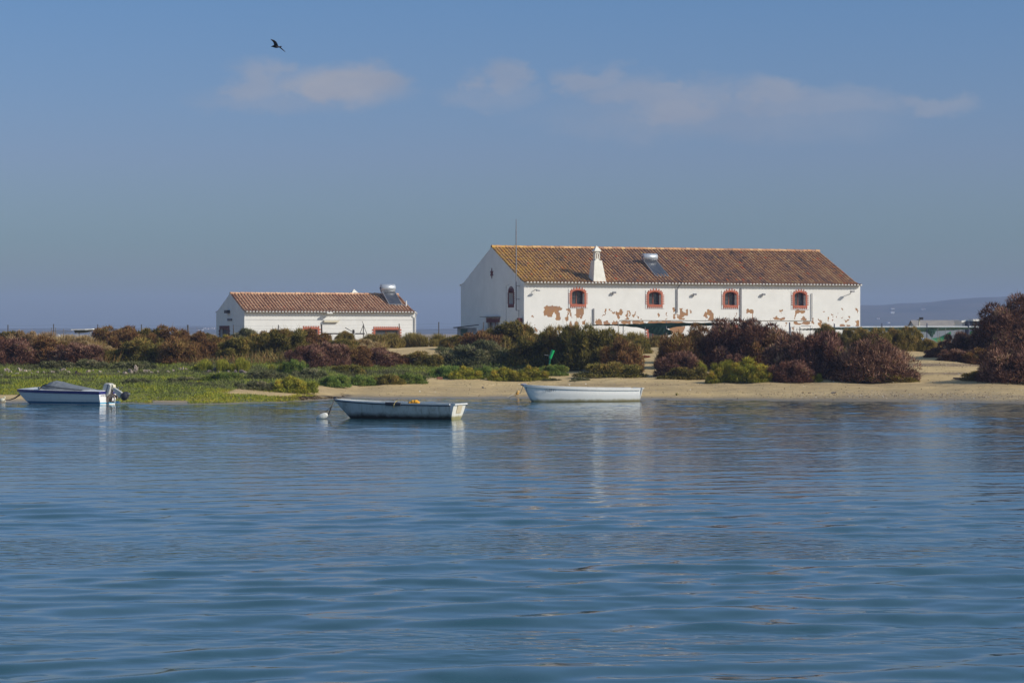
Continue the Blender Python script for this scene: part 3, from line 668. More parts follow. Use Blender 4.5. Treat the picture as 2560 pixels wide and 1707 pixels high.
# wide ground floor gable opening with toothed lintel
dz = gdoor[3]; mb = MB().box(-.03, .01, 5.45, 8.55, dz, dz + .28)
for k in range(11): mb.box(-.03, .01, 5.45 + k * .295, 5.45 + k * .295 + .15, dz + .2805, dz + .42)
fr = MB().box(.20, .26, 5.7, 8.3, 0, .08).box(.2, .26, 5.7, 5.8, .08, dz).box(.2, .26, 8.2, 8.3, .08, dz).box(.2, .26, 6.95, 7.05, .08, dz).build('window', M_timber, H1)
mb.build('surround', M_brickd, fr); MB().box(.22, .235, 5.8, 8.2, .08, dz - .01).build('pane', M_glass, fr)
MB().box(-.5, -.04, 5.2, 8.9, dz + .46, dz + .50).build('canopy', M_iron, fr)
# six pointed star on the gable
ts, zs = G1(1230, 683.5); st = []
for k in range(12):
    a = math.pi / 2 + k * math.pi / 6; r_ = .40 if k % 2 == 0 else .20; r_ = .46 if k in (0, 6) else r_
    st.append((ts + r_ * math.cos(a), zs + r_ * 1.0 * math.sin(a)))
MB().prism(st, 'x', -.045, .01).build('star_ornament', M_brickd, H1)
# chimney
s0, hb = F1(1500, 703); _, h1_ = F1(1500, 651); _, h2_ = F1(1495, 628.5); _, h3_ = F1(1493, 614)
ch = MB().frustum(s0, .62, hb - .1, .59, .62, h1_, .34, .36, (s0 - .03, .66)).build('chimney', M_chim, rf)
nk = MB(); 
for (ax, ay, bx, by) in ((-.22, -.22, -.15, -.15), (.15, -.22, .22, -.15), (-.22, .15, -.15, .22), (.15, .15, .22, .22)):
    nk.box(s0 - .03 + ax, s0 - .03 + bx, .66 + ay, .66 + by, h1_ + .001, h2_)
nk.box(s0 - .25, s0 + .19, .44, .88, h1_ - .02, h1_ + .14).box(s0 - .25, s0 + .19, .44, .88, h2_ - .14, h2_ - .0)
for k in range(2):
    for (fx, fy, hx, hy) in ((s0 - .03 - .05 + k * .10, .66 - .2, .018, .015), (s0 - .03 - .2, .66 - .05 + k * .1, .015, .018)):
        nk.box(fx - hx, fx + hx, fy - hy, fy + hy, h1_ + .14, h2_ - .14)
nk.build('chimney_lantern', M_chim, ch)
MB().frustum(s0 - .03, .66, h2_ + .001, .31, .31, h2_ + .07, .31, .31).add([(s0 - .34, .35, h2_ + .071), (s0 + .28, .35, h2_ + .071), (s0 + .28, .97, h2_ + .071), (s0 - .34, .97, h2_ + .071), (s0 - .03, .66, h3_ + .02)], [(0, 1, 4), (1, 2, 4), (2, 3, 4), (3, 0, 4)]).build('chimney_cap', M_chim, ch)
# downpipes and wall lamps
for (px, ya, yb) in [(1692, 709, 782), (1851.7, 720, 806), (2028.7, 733, 800), (1483.6, 771, 812)]:
    s_, za = F1(px, ya); _, zb_ = F1(px, yb)
    pts = [(s_, -.09, zb_), (s_, -.09, za)]
    if px == 1692: pts = [(s_, -.09, zb_), (s_, -.09, za - .45), (s_ + .12, -.2, za - .2), (s_ + .15, -.32, za)]
    MB().tube(pts, .05 if px != 2028.7 else .035).build('downpipe', M_pipe, H1)
for (px, py, big) in [(1338, 728, 1), (1534, 732, 0), (1735, 736.5, 0), (1907, 736.5, 0), (2121, 738, 2)]:
    s_, z_ = F1(px, py); mb = MB()
    if big == 0: mb.tube([(s_, 0, z_), (s_, -.12, z_ + .05)], .025).box(s_ - .17, s_ + .12, -.28, -.10, z_ - .06, z_ + .09)
    elif big == 1: mb.tube([(s_ - .2, 0, z_), (s_ - .05, -.25, z_ + .15), (s_ + .05, -.4, z_ + .08)], .025).box(s_ - .1, s_ + .22, -.55, -.36, z_ + .0, z_ + .09)
    else: mb.tube([(s_ + .15, 0, z_ + .1), (s_, -.6, z_ + .35)], .03).box(s_ - .15, s_ + .15, -.85, -.55, z_ + .25, z_ + .37)
    mb.build('wall_lamp', M_pipe, H1)
# cable runs on the upper floor beside windows
for i, (a, b, c_, d_) in enumerate(wins1):
    MB().tube([(a - .32, -.02, c_ - .34), (a - .32, -.02, d_ + .1)], .012, 5).tube([(a - .32, -.02, c_ - .34), (b + .3, -.02, c_ - .34)], .010, 5).build('cable', M_pipe, H1)
tg, zg = G1(1267, 712)
MB().tube([(-.02, 3.95, gop[2] - 2.6), (-.02, 3.95, gop[3] + .3), (-.02, 3.2, gop[3] + .45)], .012, 5).build('cable', M_pipe, H1)
tm, ztm = G1(1297, 552); tm0 = 1.05; d0 = 211
mx, mz = -.28, 0
mast = empty('antenna_mast', H1.matrix_basis @ Vector((0, 0, 0)) if False else (1.0 - .28 * ca - sa * 1.05, 210 - .28 * sa + ca * 1.05, ZB), R(22), 'tall thin grey whip aerial mast bracketed to the shaded gable', 'antenna')
dm = mast.location.y; zz = lambda py: EYE + (HOR - py) * dm / FPX - ZB
MB().tube([(0, 0, zz(776)), (0, 0, zz(585))], .05).build('pole', M_pipe, mast)
MB().tube([(0, 0, zz(585)), (0, 0, zz(567)), (0, 0, zz(548))], [.05, .035, .025], 6).build('whip', M_pipe, mast)
for py in (715, 748): MB().tube([(0, 0, zz(py)), (.28, 0, zz(py))], .03).tube([(0, 0, zz(py)), (0, -.75, zz(py))], .02).build('bracket', M_pipe, mast)
MB().tube([(0, 0, zz(776)), (0, -.6, zz(776)), (0, -.6, zz(797))], .03).build('conduit', M_pipe, mast)
MB().box(-.1, .22, -.8, -.4, zz(806), zz(795)).build('junction_box', M_brickd, mast)

def solar(parent_loc, rz, t0, z0, t1, z1, w, tank_r, tank_t, tank_z, label):
    """thermosiphon heater: t runs up the roof in depth, origin at the panel's lower left corner base"""
    e = empty('solar_water_heater', parent_loc, rz, label, 'solar heater')
    d = Vector((0, t1 - t0, z1 - z0)); ln = d.length; d.normalize(); n = Vector((0, -d.z, d.y))
    Mx = Matrix((( 1, 0, 0, 0), (0, d.y, n.y, 0), (0, d.z, n.z, 0), (0, 0, 0, 1)))
    f = .045
    fr = MB().box(0, f, 0, ln, 0, .09, Mx).box(w - f, w, 0, ln, 0, .09, Mx).box(f, w - f, 0, f, 0, .09, Mx).box(f, w - f, ln - f, ln, 0, .09, Mx).build('panel_frame', M_galv, e)
    MB().box(f, w - f, f, ln - f, .01, .07, Mx).build('absorber', M_panel, fr)
    x0, x1 = -.02, w * 1.0; y, z = tank_t - t0, tank_z - z0
    tk = MB().tube([(x0 - .03, y, z), (x0, y, z), (x1, y, z), (x1 + .03, y, z)], [tank_r * .86, tank_r, tank_r, tank_r * .86], 28)
    tk = tk.build('tank', M_tank, e, False)
    for p in tk.data.polygons: p.use_smooth = len(p.vertices) == 4
    MB().tube([(x0 - .10, y, z), (x0 - .03, y, z)], .07, 10).tube([(x0 - .06, y - .02, z - .1), (x0 - .08, y - .3, z - tank_r - .1), (x0 + .05, y - .35, z - tank_r - .12)], .02, 6).build('valve', M_iron, tk)
    for x in (.08, w - .08):
        lg = MB(); lg.tube([(x, y - .2, z - tank_r * .85), (x, y + .05, z - tank_r * .9), (x, y + .1, z - tank_r - .75), (x, .1, -.22), (x, .1, -.02)], .022, 6)
        lg.build('support_leg', M_galv, e)
    return e
sA = 12.83
Lh = Matrix.Translation((1.0, 210.0, ZB)) @ Matrix.Rotation(R(22), 4, 'Z')
solar(tuple(Lh @ Vector((sA, 1.55, 6.42))), R(22), 1.55, 6.42, 4.05, 7.83, 1.28, .32, 4.1, 8.19, 'solar water heater with silver tank on the long peeling house roof right of its chimney')

# =================================================================== HOUSE 2
H2L = Vector((-21.24, 200.0, ZB))
H2 = empty('small_house', H2L, R(22), 'small low white house with warm clay tiled roof behind the left hand bushes', 'house')
L2, D2, E2, RZ2 = 14.4, 8.4, 3.34, 4.83
prof2 = [(-.38, E2 - .04), (.1, E2 + .03), (.6, E2 + .16), (4.2, RZ2)]
def F2(px, py):
    p = px - 1280; s_ = (200 * p + 21.24 * FPX) / (ca * FPX - sa * p); d = 200 + sa * s_
    return s_, EYE + (HOR - py) * d / FPX - ZB
def G2(px, py):
    p = px - 1280; t_ = (-21.24 * FPX - 200 * p) / (sa * FPX + ca * p); d = 200 + ca * t_
    return t_, EYE + (HOR - py) * d / FPX - ZB
W = Wall(); o1 = (F2(762, 0)[0], F2(794, 0)[0], .5, F2(0, 822)[1]); o2 = (F2(938, 0)[0], F2(996, 0)[0], .5, F2(965, 824)[1]); o1 = (*o1[:3], F2(778, 823)[1])
gt1, gt0 = G2(548, 0)[0], G2(575, 0)[0]; gd = (gt0 + .35, gt1 - .35, 0, G2(560, 821)[1])
W.panel((0, 0, 0), (1, 0, 0), None, L2, -1, E2, [o1, o2], .8); W.panel((0, 0, 0), (0, 1, 0), None, D2, -1, E2, [gd], .8, None, (1, 0, 0))
for xx in (0, L2):
    ty = list(np.linspace(0, D2, 31)); W.strip([(xx, y, E2) for y in ty], [(xx, y, max(E2 + .001, roofz(prof2, 4.2, y) - .015)) for y in ty])
W.panel((L2, 0, 0), (0, 1, 0), None, D2, -1, E2, [], 2, None, (-1, 0, 0)); W.panel((0, D2, 0), (1, 0, 0), None, L2, -1, E2, [], 2)
W.build(MW, H2)
rf2, nc, sp_ = roof_tiles(H2, L2, prof2, 4.2, .262, MT2, .085, .40); ridge_caps(rf2, L2, 4.2, RZ2 - .05, MT2); eave_ends(rf2, nc, sp_, -.40, E2 - .04, .085, M_white)
for (a, b, c_, d_), nt in ((o1, 7), (o2, 13)):
    fr = MB().box(a, a + .06, .2, .26, c_, d_).box(b - .06, b, .2, .26, c_, d_).box(a + .06, b - .06, .2, .26, d_ - .08, d_).box((a + b) / 2 - .03, (a + b) / 2 + .03, .2, .26, c_, d_ - .08).build('window', M_timber, H2)
    MB().box(a + .06, b - .06, .22, .235, c_, d_ - .08).build('pane', M_glass, fr)
    su = MB().box(a - .14, b + .14, -.035, .01, d_, d_ + .15).box(a - .14, a, -.035, .01, c_, d_ - .0005).box(b, b + .14, -.035, .01, c_, d_ - .0005)
    tw = (b - a + .28) / (2 * nt - 1)
    for k in range(nt): su.box(a - .14 + 2 * k * tw, a - .14 + (2 * k + 1) * tw, -.035, .01, d_ + .1505, d_ + .26)
    for k in range(5):
        for x0_, x1_ in ((a - .26, a - .1405), (b + .1405, b + .26)): su.box(x0_, x1_, -.035, .01, d_ - .08 - k * .22, d_ + .03 - k * .22)
    su.build('surround', M_brick, fr)
a, b, c_, d_ = gd
fr = MB().box(.2, .26, a, a + .1, 0, d_).box(.2, .26, b - .1, b, 0, d_).box(.2, .26, a + .1, b - .1, d_ - .1, d_).box(.2, .26, (a + b) / 2 - .05, (a + b) / 2 + .05, 0, d_ - .1).build('door', M_timber, H2)
MB().box(.21, .245, a + .1, b - .1, 0, d_ - .1).build('door_panel', M_iron, fr)
su = MB().box(-.035, .01, a - .2, b + .2, d_, d_ + .22).box(-.035, .01, a - .2, a, 0, d_ - .0005).box(-.035, .01, b, b + .2, 0, d_ - .0005)
for k in range(7):
    for q0, q1 in ((a - .38, a - .2005), (b + .2005, b + .38)): su.box(-.035, .01, q0, q1, .1 + k * .27, .24 + k * .27)
su.build('surround', M_brickd, fr)
s_, z_ = F2(820, 785); MB().tube([(s_ - .25, 0, z_), (s_ - .15, -.35, z_ + .12)], .03).box(s_ - .25, s_ + .2, -.6, -.3, z_ + .02, z_ + .13).build('wall_lamp', M_white, H2)
s_, z_ = F2(827, 804); MB().box(s_ - .62, s_ + .62, -.24, -.03, z_ - .04, z_ + .10).build('strip_light', mat('cream_plastic', (.72, .66, .50), (.66, .6, .45), 4, .5), H2)
t_, z_ = G2(572, 780); MB().box(-.3, 0, t_ - .35, t_ + .35, z_ - .1, z_ + .15).build('wall_lamp', M_iron, H2)
t_, z_ = G2(575, 799); MB().box(-.06, 0, t_ - .66, t_ + .66, z_ - .09, z_ + .09).box(-.075, -.06, t_ - .55, t_ + .55, z_ - .03, z_ + .05).build('name_plate', mat('dark_sign_plate', (.05, .05, .07), (.12, .12, .14), 5, .5), H2)
MB().tube([(L2 - .02, -.1, -.5), (L2 - .02, -.1, E2 - .45), (L2 + .03, -.3, E2 - .12)], .05).build('downpipe', M_white, H2)
MB().tube([(.1, -.03, F2(700, 799)[1]), (L2 / 2, -.03, F2(820, 800)[1]), (L2 - .1, -.03, F2(1000, 800)[1])], .006, 5).build('cable', M_pipe, H2)
# chimney showing over the ridge
sc = (6.5, 0); px_ = 885
def L2w(v): return (Matrix.Translation(H2L) @ Matrix.Rotation(R(22), 4, 'Z')) @ Vector(v)
best = min(np.arange(5, 12, .05), key=lambda q: abs(1280 + FPX * L2w((q, 6.3, 0)).x / L2w((q, 6.3, 0)).y - px_))
dd = L2w((best, 6.3, 0)).y; zc0 = EYE + (HOR - 736) * dd / FPX - ZB; zc1 = EYE + (HOR - 722.5) * dd / FPX - ZB
c2 = MB().box(best - .4, best + .4, 5.9, 6.7, 3.6, zc0 - .25).build('chimney', M_chim, rf2)
MB().box(best - .55, best + .55, 5.75, 6.85, zc0 - .249, zc0 - .18).add([(best - .55, 5.75, zc0 - .179), (best + .55, 5.75, zc0 - .179), (best + .55, 6.85, zc0 - .179), (best - .55, 6.85, zc0 - .179), (best, 6.3, zc1)], [(0, 1, 4), (1, 2, 4), (2, 3, 4), (3, 0, 4)]).build('chimney_cap', M_chim, c2)
solar(tuple(L2w((12.7, 1.6, 3.90))), R(22), 1.6, 3.90, 3.4, 4.98, 1.14, .33, 3.55, 5.33, 'solar water heater with pale tank standing high over the small house roof end')
vp = empty('vent_pipe', L2w((L2 - .25, 1.5, 3.78)), R(22), 'short white vent pipe at the right end of the small house roof', 'pipe')
MB().tube([(0, 0, -.1), (0, 0, .48)], .06).build('riser', M_white, vp); MB().tube([(0, 0, .12), (-1.0, .05, .12)], .03).build('feed_pipe', M_pipe, vp)

# lean-to shed by the gable
x, y = (1166 - 1280) / FPX * 216.5, 216.5
sh = empty('lean_to_shed', (x, y, ZB), R(10), 'small grey lean-to shed with sloping sheet roof against the shaded gable', 'shed')
zt = EYE + (HOR - 812) * y / FPX - ZB
MB().box(-.7, .8, -.6, .6, -.3, zt - .25).build('wall', M_greywall, sh)
MB().prism([(-1.0, zt - .28), (.95, zt - .04), (.95, zt + .02), (-1.0, zt - .20)], 'y', -.9, .9).build('roof', M_iron, sh)
MB().box(-.6, .0, -.62, -.605, zt - .9, zt - .35).build('opening', M_net, sh)

# =================================================================== fences and yard things
FD = 176.0
def fz(py, d=FD): return EYE + (HOR - py) * d / FPX
def fx(px, d=FD): return (px - 1280) / FPX * d
fe = empty('wire_fence', (fx(134), FD, float(ground(fx(134), FD))), 0, 'barbed wire fence on thin dark posts running along the dune top at left', 'fence')
bx, bz = fe.location.x, fe.location.z
LP = [(20, 812), (134, 810), (244.5, 811), (353.6, 811), (471, 812), (584, 812), (696, 812), (805, 811), (908.5, 810), (998, 809), (1097, 805), (1209, 805), (1318, 804)]
for px, py in LP:
    r_ = .035 if px not in (471, 805) else .06
    lean = .04 if px in (471, 805) else 0
    MB().tube([(fx(px) - bx + lean, 0, -.3), (fx(px) - bx - lean, 0, fz(py) - bz)], r_, 7).build('post', M_post, fe)
px = 908.5
MB().tube([(fx(px) - bx, 0, fz(812) - bz), (fx(px - 9) - bx, 0, fz(835) - bz)], .022, 6).tube([(fx(px) - bx, 0, fz(812) - bz), (fx(px + 9) - bx, 0, fz(835) - bz)], .022, 6).tube([(fx(px) - bx, 0, fz(811) - bz), (fx(px - 3) - bx, -.1, fz(803) - bz)], .015, 5).build('brace', M_post, fe)
wr = MB()
for py in (813.5, 821, 829):
    for (p0, y0), (p1, y1) in zip(LP[:-1], LP[1:]):
        pts = [(fx(p0 + (p1 - p0) * k / 4) - bx, 0, fz(py + (y0 + (y1 - y0) * k / 4 - 811) * .8) - bz - .02 * math.sin(math.pi * k / 4)) for k in range(5)]
        wr.tube(pts, .0026, 4)
wr.build('wire', M_post, fe)
# low pipe gate / barrier in front of small house
gt = empty('pipe_barrier', (fx(870, 178), 178, float(ground(fx(870, 178), 178))), 0, 'low dark pipe barrier with raised arm before the small white house', 'barrier')
bx, bz = gt.location.x, gt.location.z; F_ = lambda p: fx(p, 178) - bx; Z_ = lambda p: fz(p, 178) - bz
MB().tube([(F_(812), 0, Z_(834)), (F_(912), 0, Z_(834))], .045).build('rail', M_iron, gt)
MB().tube([(F_(863), 0, Z_(819)), (F_(884), 0, Z_(831))], .025).build('arm', M_iron, gt)
MB().box(F_(882), F_(888), -.1, .1, -.1, Z_(825)).build('pillar', M_white, gt); MB().box(F_(881), F_(886), -.12, -.101, Z_(834), Z_(824)).build('bracket', M_iron, gt)

gf = empty('netted_fence', (fx(2080), FD, float(ground(fx(2080), FD))), 0, 'steel post fence with white top rail and torn green netting at right', 'fence')
bx, bz = gf.location.x, gf.location.z
for px, py in [(1974, 806), (2086, 809), (2205, 808), (2317.5, 808), (2421.7, 808), (2530, 808)]:
    MB().tube([(fx(px) - bx, 0, -.3), (fx(px) - bx, 0, fz(py) - bz)], .05 if px > 2400 or px < 2000 else .04, 8).build('post', mat('blue_grey_post', (.05, .07, .13), (.09, .10, .15), 6, .6), gf)
MB().tube([(fx(2070) - bx, .02, fz(818) - bz), (fx(2300) - bx, .02, fz(817) - bz), (fx(2560) - bx, .02, fz(817.5) - bz)], .05, 8).build('rail', mat('white_rail', (.78, .80, .80), (.68, .70, .70), 5, .5), gf)
def cloth(name, top, bot, d, m, parent, bx, bz, wob=.05, ny=5):
    """sagging cloth between two polylines given along the fence line"""
    tp = np.array(top, float); bt = np.array(bot, float); n = 40
    xs_ = np.linspace(tp[0, 0], tp[-1, 0], n); P = []; 
    for j in range(ny):
        for i, x_ in enumerate(xs_):
            a = np.interp(x_, tp[:, 0], tp[:, 1]); b = np.interp(x_, bt[:, 0], bt[:, 1]); yy = a + (b - a) * j / (ny - 1)
            P.append((fx(x_, d) - bx, wob * math.sin(i * .9 + j * 1.3) + .05 * (j - 2), fz(yy, d) - bz + .015 * math.sin(i * 1.7 + j)))
    Fc = [(j * n + i, j * n + i + 1, (j + 1) * n + i + 1, (j + 1) * n + i) for j in range(ny - 1) for i in range(n - 1)]
    o = mesh_obj(name, P, Fc, m, parent, True); return o
M_netL = mat('pale_green_netting', (.12, .22, .20), (.07, .16, .14), 4, .9)
cloth('netting', [(2075, 819.5), (2200, 819), (2350, 819), (2440, 819)], [(2075, 824), (2200, 826), (2250, 829), (2320, 830), (2355, 826), (2400, 824), (2440, 823)], FD, M_netL, gf, bx, bz)
cloth('netting', [(1990, 823), (2020, 821.5), (2060, 820), (2085, 820)], [(1990, 824), (2020, 825.5), (2060, 824), (2085, 822)], FD, M_net, gf, bx, bz)
cloth('netting', [(2315, 819.5), (2330, 825), (2340, 819.5)], [(2315, 826), (2330, 845), (2340, 830)], FD, M_netL, gf, bx, bz)
sf = empty('shade_frame', (fx(1680, 179), 179, float(ground(fx(1680, 179), 179))), 0, 'pale tubular frame hung with dark green shade cloth before the long peeling house', 'shade frame')
bx, bz = sf.location.x, sf.location.z; F_ = lambda p: fx(p, 179) - bx; Z_ = lambda p: fz(p, 179) - bz
MB().tube([(F_(1546), 0, Z_(835)), (F_(1546), 0, Z_(805)), (F_(1549), 0, Z_(801.8)), (F_(1555), 0, Z_(801)), (F_(1700), 0, Z_(801.5)), (F_(2030), 0, Z_(802.5))], .033, 8).build('rail', mat('pale_tube', (.50, .45, .36), (.4, .37, .32), 5, .5), sf)
for px, py in [(1558, 811), (1613, 806), (1666, 804), (1782, 806)]:
    MB().tube([(F_(px), .03, -.2), (F_(px), .03, Z_(py))], .045 if px > 1700 else .03, 8).build('post', M_pipe, sf)
cloth('shade_cloth', [(1482, 812), (1540, 810.5), (1600, 809.5), (1630, 807.5), (1700, 807), (1780, 806.8), (1806, 807.5), (1813, 811)],
      [(1482, 814), (1540, 814), (1590, 818), (1620, 824), (1665, 822), (1705, 815), (1800, 814), (1813, 812)], 179, M_net, sf, bx, bz, .03)
cloth('shade_cloth', [(1620, 818), (1660, 820), (1680, 828)], [(1620, 832), (1660, 840), (1680, 836)], 179.5, M_net, sf, bx, bz, .03)
gp = empty('gate_panel', (fx(1990, 182), 182, ZB), 0, 'thin grey gate frame standing against the right end of the long house', 'gate')
F_ = lambda p: fx(p, 182) - gp.location.x; Z_ = lambda p: fz(p, 182) - ZB
MB().tube([(F_(1977), 0, -.1), (F_(1977), 0, Z_(817)), (F_(2000), 0, Z_(817)), (F_(2000), 0, -.1)], .03, 6).build('frame', M_pipe, gp)
MB().tube([(F_(2003), .1, Z_(815)), (F_(2028), .1, Z_(815))], .02, 6).tube([(F_(2026), .1, -.1), (F_(2026), .1, Z_(815))], .02, 6).build('rail', M_pipe, gp); MB().tube([(F_(1945), .1, Z_(830)), (F_(1975), .1, Z_(830.5))], .035, 6).build('rail', M_pipe, gp)

tp = empty('green_tarp', (fx(2350, 170), 170, float(ground(fx(2350, 170), 170))), 0, 'bright green tarpaulin slung between poles behind the small maroon bush', 'tarpaulin')
F_ = lambda p: fx(p, 170) - tp.location.x; Z_ = lambda p: fz(p, 170) - tp.location.z
n = 14; P = []; 
for j in range(6):
    for i in range(n):
        u = i / (n - 1); v = j / 5; px = 2326 + (2376 - 2326) * u; top = 845 - 17 * u ** 1.4 + 3 * math.sin(u * 3.1); bot = 846 + 14 * math.sin(min(u * 1.7, 1) * math.pi / 2) - 16 * max(0, u - .5) ** 1.0
        P.append((F_(px), -.5 * v + .08 * math.sin(5 * u + 3 * v), Z_(top + (bot - top) * v)))
mesh_obj('sheet', P, [(j * n + i, j * n + i + 1, (j + 1) * n + i + 1, (j + 1) * n + i) for j in range(5) for i in range(n - 1)], M_tarp, tp, True)
for px in (2344, 2363): MB().tube([(F_(px), -.1, -.2), (F_(px), -.1, Z_(820))], .022, 6).build('pole', M_pipe, tp)
tg = empty('green_tarp', (fx(2433, 171), 171, float(ground(fx(2433, 171), 171))), 0, 'small green sheet hanging at the edge of the giant maroon bush', 'tarpaulin')
mesh_obj('sheet', [(-.3, 0, .3), (.1, -.1, .25), (.5, 0, .3), (-.22, 0, fz(828, 171) - tg.location.z), (.1, -.06, fz(826, 171) - tg.location.z), (.5, 0, fz(827, 171) - tg.location.z)], [(0, 1, 4, 3), (1, 2, 5, 4)], M_tarp, tg)

fl = empty('floodlight_pole', (fx(2298, 185), 185, ZB), 0, 'pale pole with a black floodlight box behind the green netting', 'floodlight')
Z_ = lambda p: fz(p, 185) - ZB
MB().tube([(0, 0, 0), (0, 0, Z_(797))], .055, 8).build('pole', mat('cream_pole', (.55, .52, .42), (.45, .43, .36), 5, .6), fl)
MB().box(.02, .28, -.12, .12, Z_(799.5), Z_(793)).box(-.18, .02, -.02, .02, Z_(799.5), Z_(798.6)).build('lamp_head', M_black, fl)

gs = empty('long_grey_shed', (fx(2344, 235), 235, ZB), R(4), 'long low grey shed with faded sheet roof behind the green netting', 'shed')
F_ = lambda p: fx(p, 235) - gs.location.x; Z_ = lambda p: fz(p, 235) - ZB
MB().prism([(0, -.5), (2.4, -.5), (2.4, Z_(817.6)), (1.2, Z_(801.4)), (0, Z_(817.6))], 'x', F_(2286), F_(2403)).build('wall', M_greywall, gs)
MB().prism([(-.2, Z_(818.5)), (1.2, Z_(801)), (2.6, Z_(818.5)), (2.6, Z_(817.2)), (1.2, Z_(800)), (-.2, Z_(817.2))], 'x', F_(2283), F_(2406)).build('roof', M_roofgrey, gs)
wp = empty('white_hut', (fx(2413, 215), 215, ZB), R(14), 'narrow white masonry hut at the right end of the grey shed', 'hut')
F_ = lambda p: fx(p, 215) - wp.location.x; Z_ = lambda p: fz(p, 215) - ZB
MB().box(F_(2403.5), F_(2423), 0, 1.5, -.5, Z_(806.5)).build('wall', M_white, wp)
MB().box(F_(2402.5), F_(2424.5), -.06, 1.56, Z_(806.4), Z_(801)).build('parapet', M_white, wp)
wk = empty('kiosk', (fx(2450, 214), 214, ZB), R(14), 'dark sided kiosk with flat white roof beside the giant maroon bush', 'kiosk')
F_ = lambda p: fx(p, 214) - wk.location.x; Z_ = lambda p: fz(p, 214) - ZB
MB().box(F_(2426), F_(2475), .3, 1.6, -.4, Z_(803)).build('wall', mat('dark_blue_panel', (.03, .05, .12), (.05, .06, .09), 3, .5), wk)
MB().box(F_(2432), F_(2480), .0, 1.9, Z_(802.9), Z_(798)).build('roof', M_white, wk)
MB().box(F_(2434), F_(2447), .24, .295, Z_(817), Z_(805)).build('window', M_glass, wk)
bl = empty('blue_tub', (fx(2301, 180), 180, float(ground(fx(2301, 180), 180))), 0, 'pale blue and white tub on the ground left of the green tarpaulin', 'tub')
Z_ = lambda p: fz(p, 180) - bl.location.z
MB().tube([(0, 0, 0), (0, 0, Z_(850)), (0, 0, Z_(846))], [.22, .27, .24], 14).build('body', mat('blue_plastic', (.05, .16, .42), (.08, .2, .45), 4, .4), bl)
MB().tube([(0, 0, Z_(846) + .001), (0, 0, Z_(844.5))], [.28, .22], 14).build('lid', M_white, bl)

# skiff stored on trestles and metal frames far left
tk = empty('stored_skiff', (fx(212, 188), 188, float(ground(fx(212, 188), 188))), 0, 'small dark green skiff with pale rim stored on trestles behind the dry grass', 'boat')
F_ = lambda p: fx(p, 188) - tk.location.x; Z_ = lambda p: fz(p, 188) - tk.location.z
mb = MB(); n = 13
for i in range(n):
    u = i / (n - 1); x_ = F_(188) + (F_(237) - F_(188)) * u; hw = .45 * (1 - u ** 4) ** .5 + .02; dp = .24 * (1 - .5 * u ** 3); zt = Z_(824.5) + .10 * u ** 3
    for k in range(7):
        a = math.pi * k / 6; mb.v.append((x_, -hw * math.cos(a), zt - dp * math.sin(a)))
for i in range(n - 1):
    for k in range(6): mb.f.append((i * 7 + k, i * 7 + k + 1, (i + 1) * 7 + k + 1, (i + 1) * 7 + k))
mb.f.append(tuple(range(7))); mb.build('hull', mat('dark_green_paint', (.03, .06, .05), (.08, .10, .09), 5, .5), tk)
MB().tube([(F_(180), -.46, Z_(824.5)), (F_(215), -.46, Z_(824)), (F_(233), -.25, Z_(823)), (F_(237.5), 0, Z_(822))], .04, 6).tube([(F_(188), .46, Z_(824.5)), (F_(220), .43, Z_(824)), (F_(237.5), 0, Z_(822))], .04, 6).build('rim', M_white, tk)
for px in (196, 226): MB().tube([(F_(px), -.35, -.1), (F_(px), -.3, Z_(832))], .04, 6).tube([(F_(px), .35, -.1), (F_(px), .3, Z_(832))], .04, 6).tube([(F_(px), -.4, Z_(832)), (F_(px), .4, Z_(832))], .04, 6).build('trestle', M_galv, tk)
ff = empty('metal_rack', (fx(150, 184), 184, float(ground(fx(150, 184), 184))), 0, 'thin metal rack of uprights and rails beside the stored skiff', 'rack')
F_ = lambda p: fx(p, 184) - ff.location.x; Z_ = lambda p: fz(p, 184) - ff.location.z
for px, py in ((129, 819), (139, 819), (159, 822)): MB().tube([(F_(px), 0, -.1), (F_(px), 0, Z_(py))], .03, 6).build('upright', M_pipe, ff)
MB().tube([(F_(128), 0, Z_(827.5)), (F_(180), 0, Z_(828))], .03, 6).tube([(F_(128), .3, Z_(832)), (F_(165), .3, Z_(832))], .02, 6).build('rail', M_pipe, ff)
MB().tube([(F_(146), 0, Z_(836)), (F_(150), 0, Z_(841)), (F_(150), 0, -.1)], .035, 6).build('strut', M_galv, ff)

# =================================================================== vegetation
def leaf_mat(name, stops, trans=.12, rnd=.12):
    m = bpy.data.materials.new(name); m.use_nodes = True; t = m.node_tree; t.nodes.clear()
    a = N(t, 'ShaderNodeAttribute', attribute_name='tone'); r = ramp(t, stops); t.links.new(a.outputs['Fac'], r.inputs[0])
    oi = N(t, 'ShaderNodeObjectInfo'); hs = N(t, 'ShaderNodeHueSaturation'); mr = N(t, 'ShaderNodeMapRange', i_3=1 - rnd, i_4=1 + rnd)
    mr2 = N(t, 'ShaderNodeMapRange', i_3=.492, i_4=.508); t.links.new(oi.outputs['Random'], mr2.inputs[0]); t.links.new(mr2.outputs[0], hs.inputs['Hue'])
    t.links.new(oi.outputs['Random'], mr.inputs[0]); t.links.new(mr.outputs[0], hs.inputs['Value']); t.links.new(r.outputs[0], hs.inputs['Color'])
    d = N(t, 'ShaderNodeBsdfDiffuse'); tr = N(t, 'ShaderNodeBsdfTranslucent'); mx = N(t, 'ShaderNodeMixShader', i_0=trans)
    t.links.new(hs.outputs[0], d.inputs[0]); t.links.new(hs.outputs[0], tr.inputs[0]); t.links.new(d.outputs[0], mx.inputs[1]); t.links.new(tr.outputs[0], mx.inputs[2])
    o = N(t, 'ShaderNodeOutputMaterial'); t.links.new(mx.outputs[0], o.inputs[0]); return m
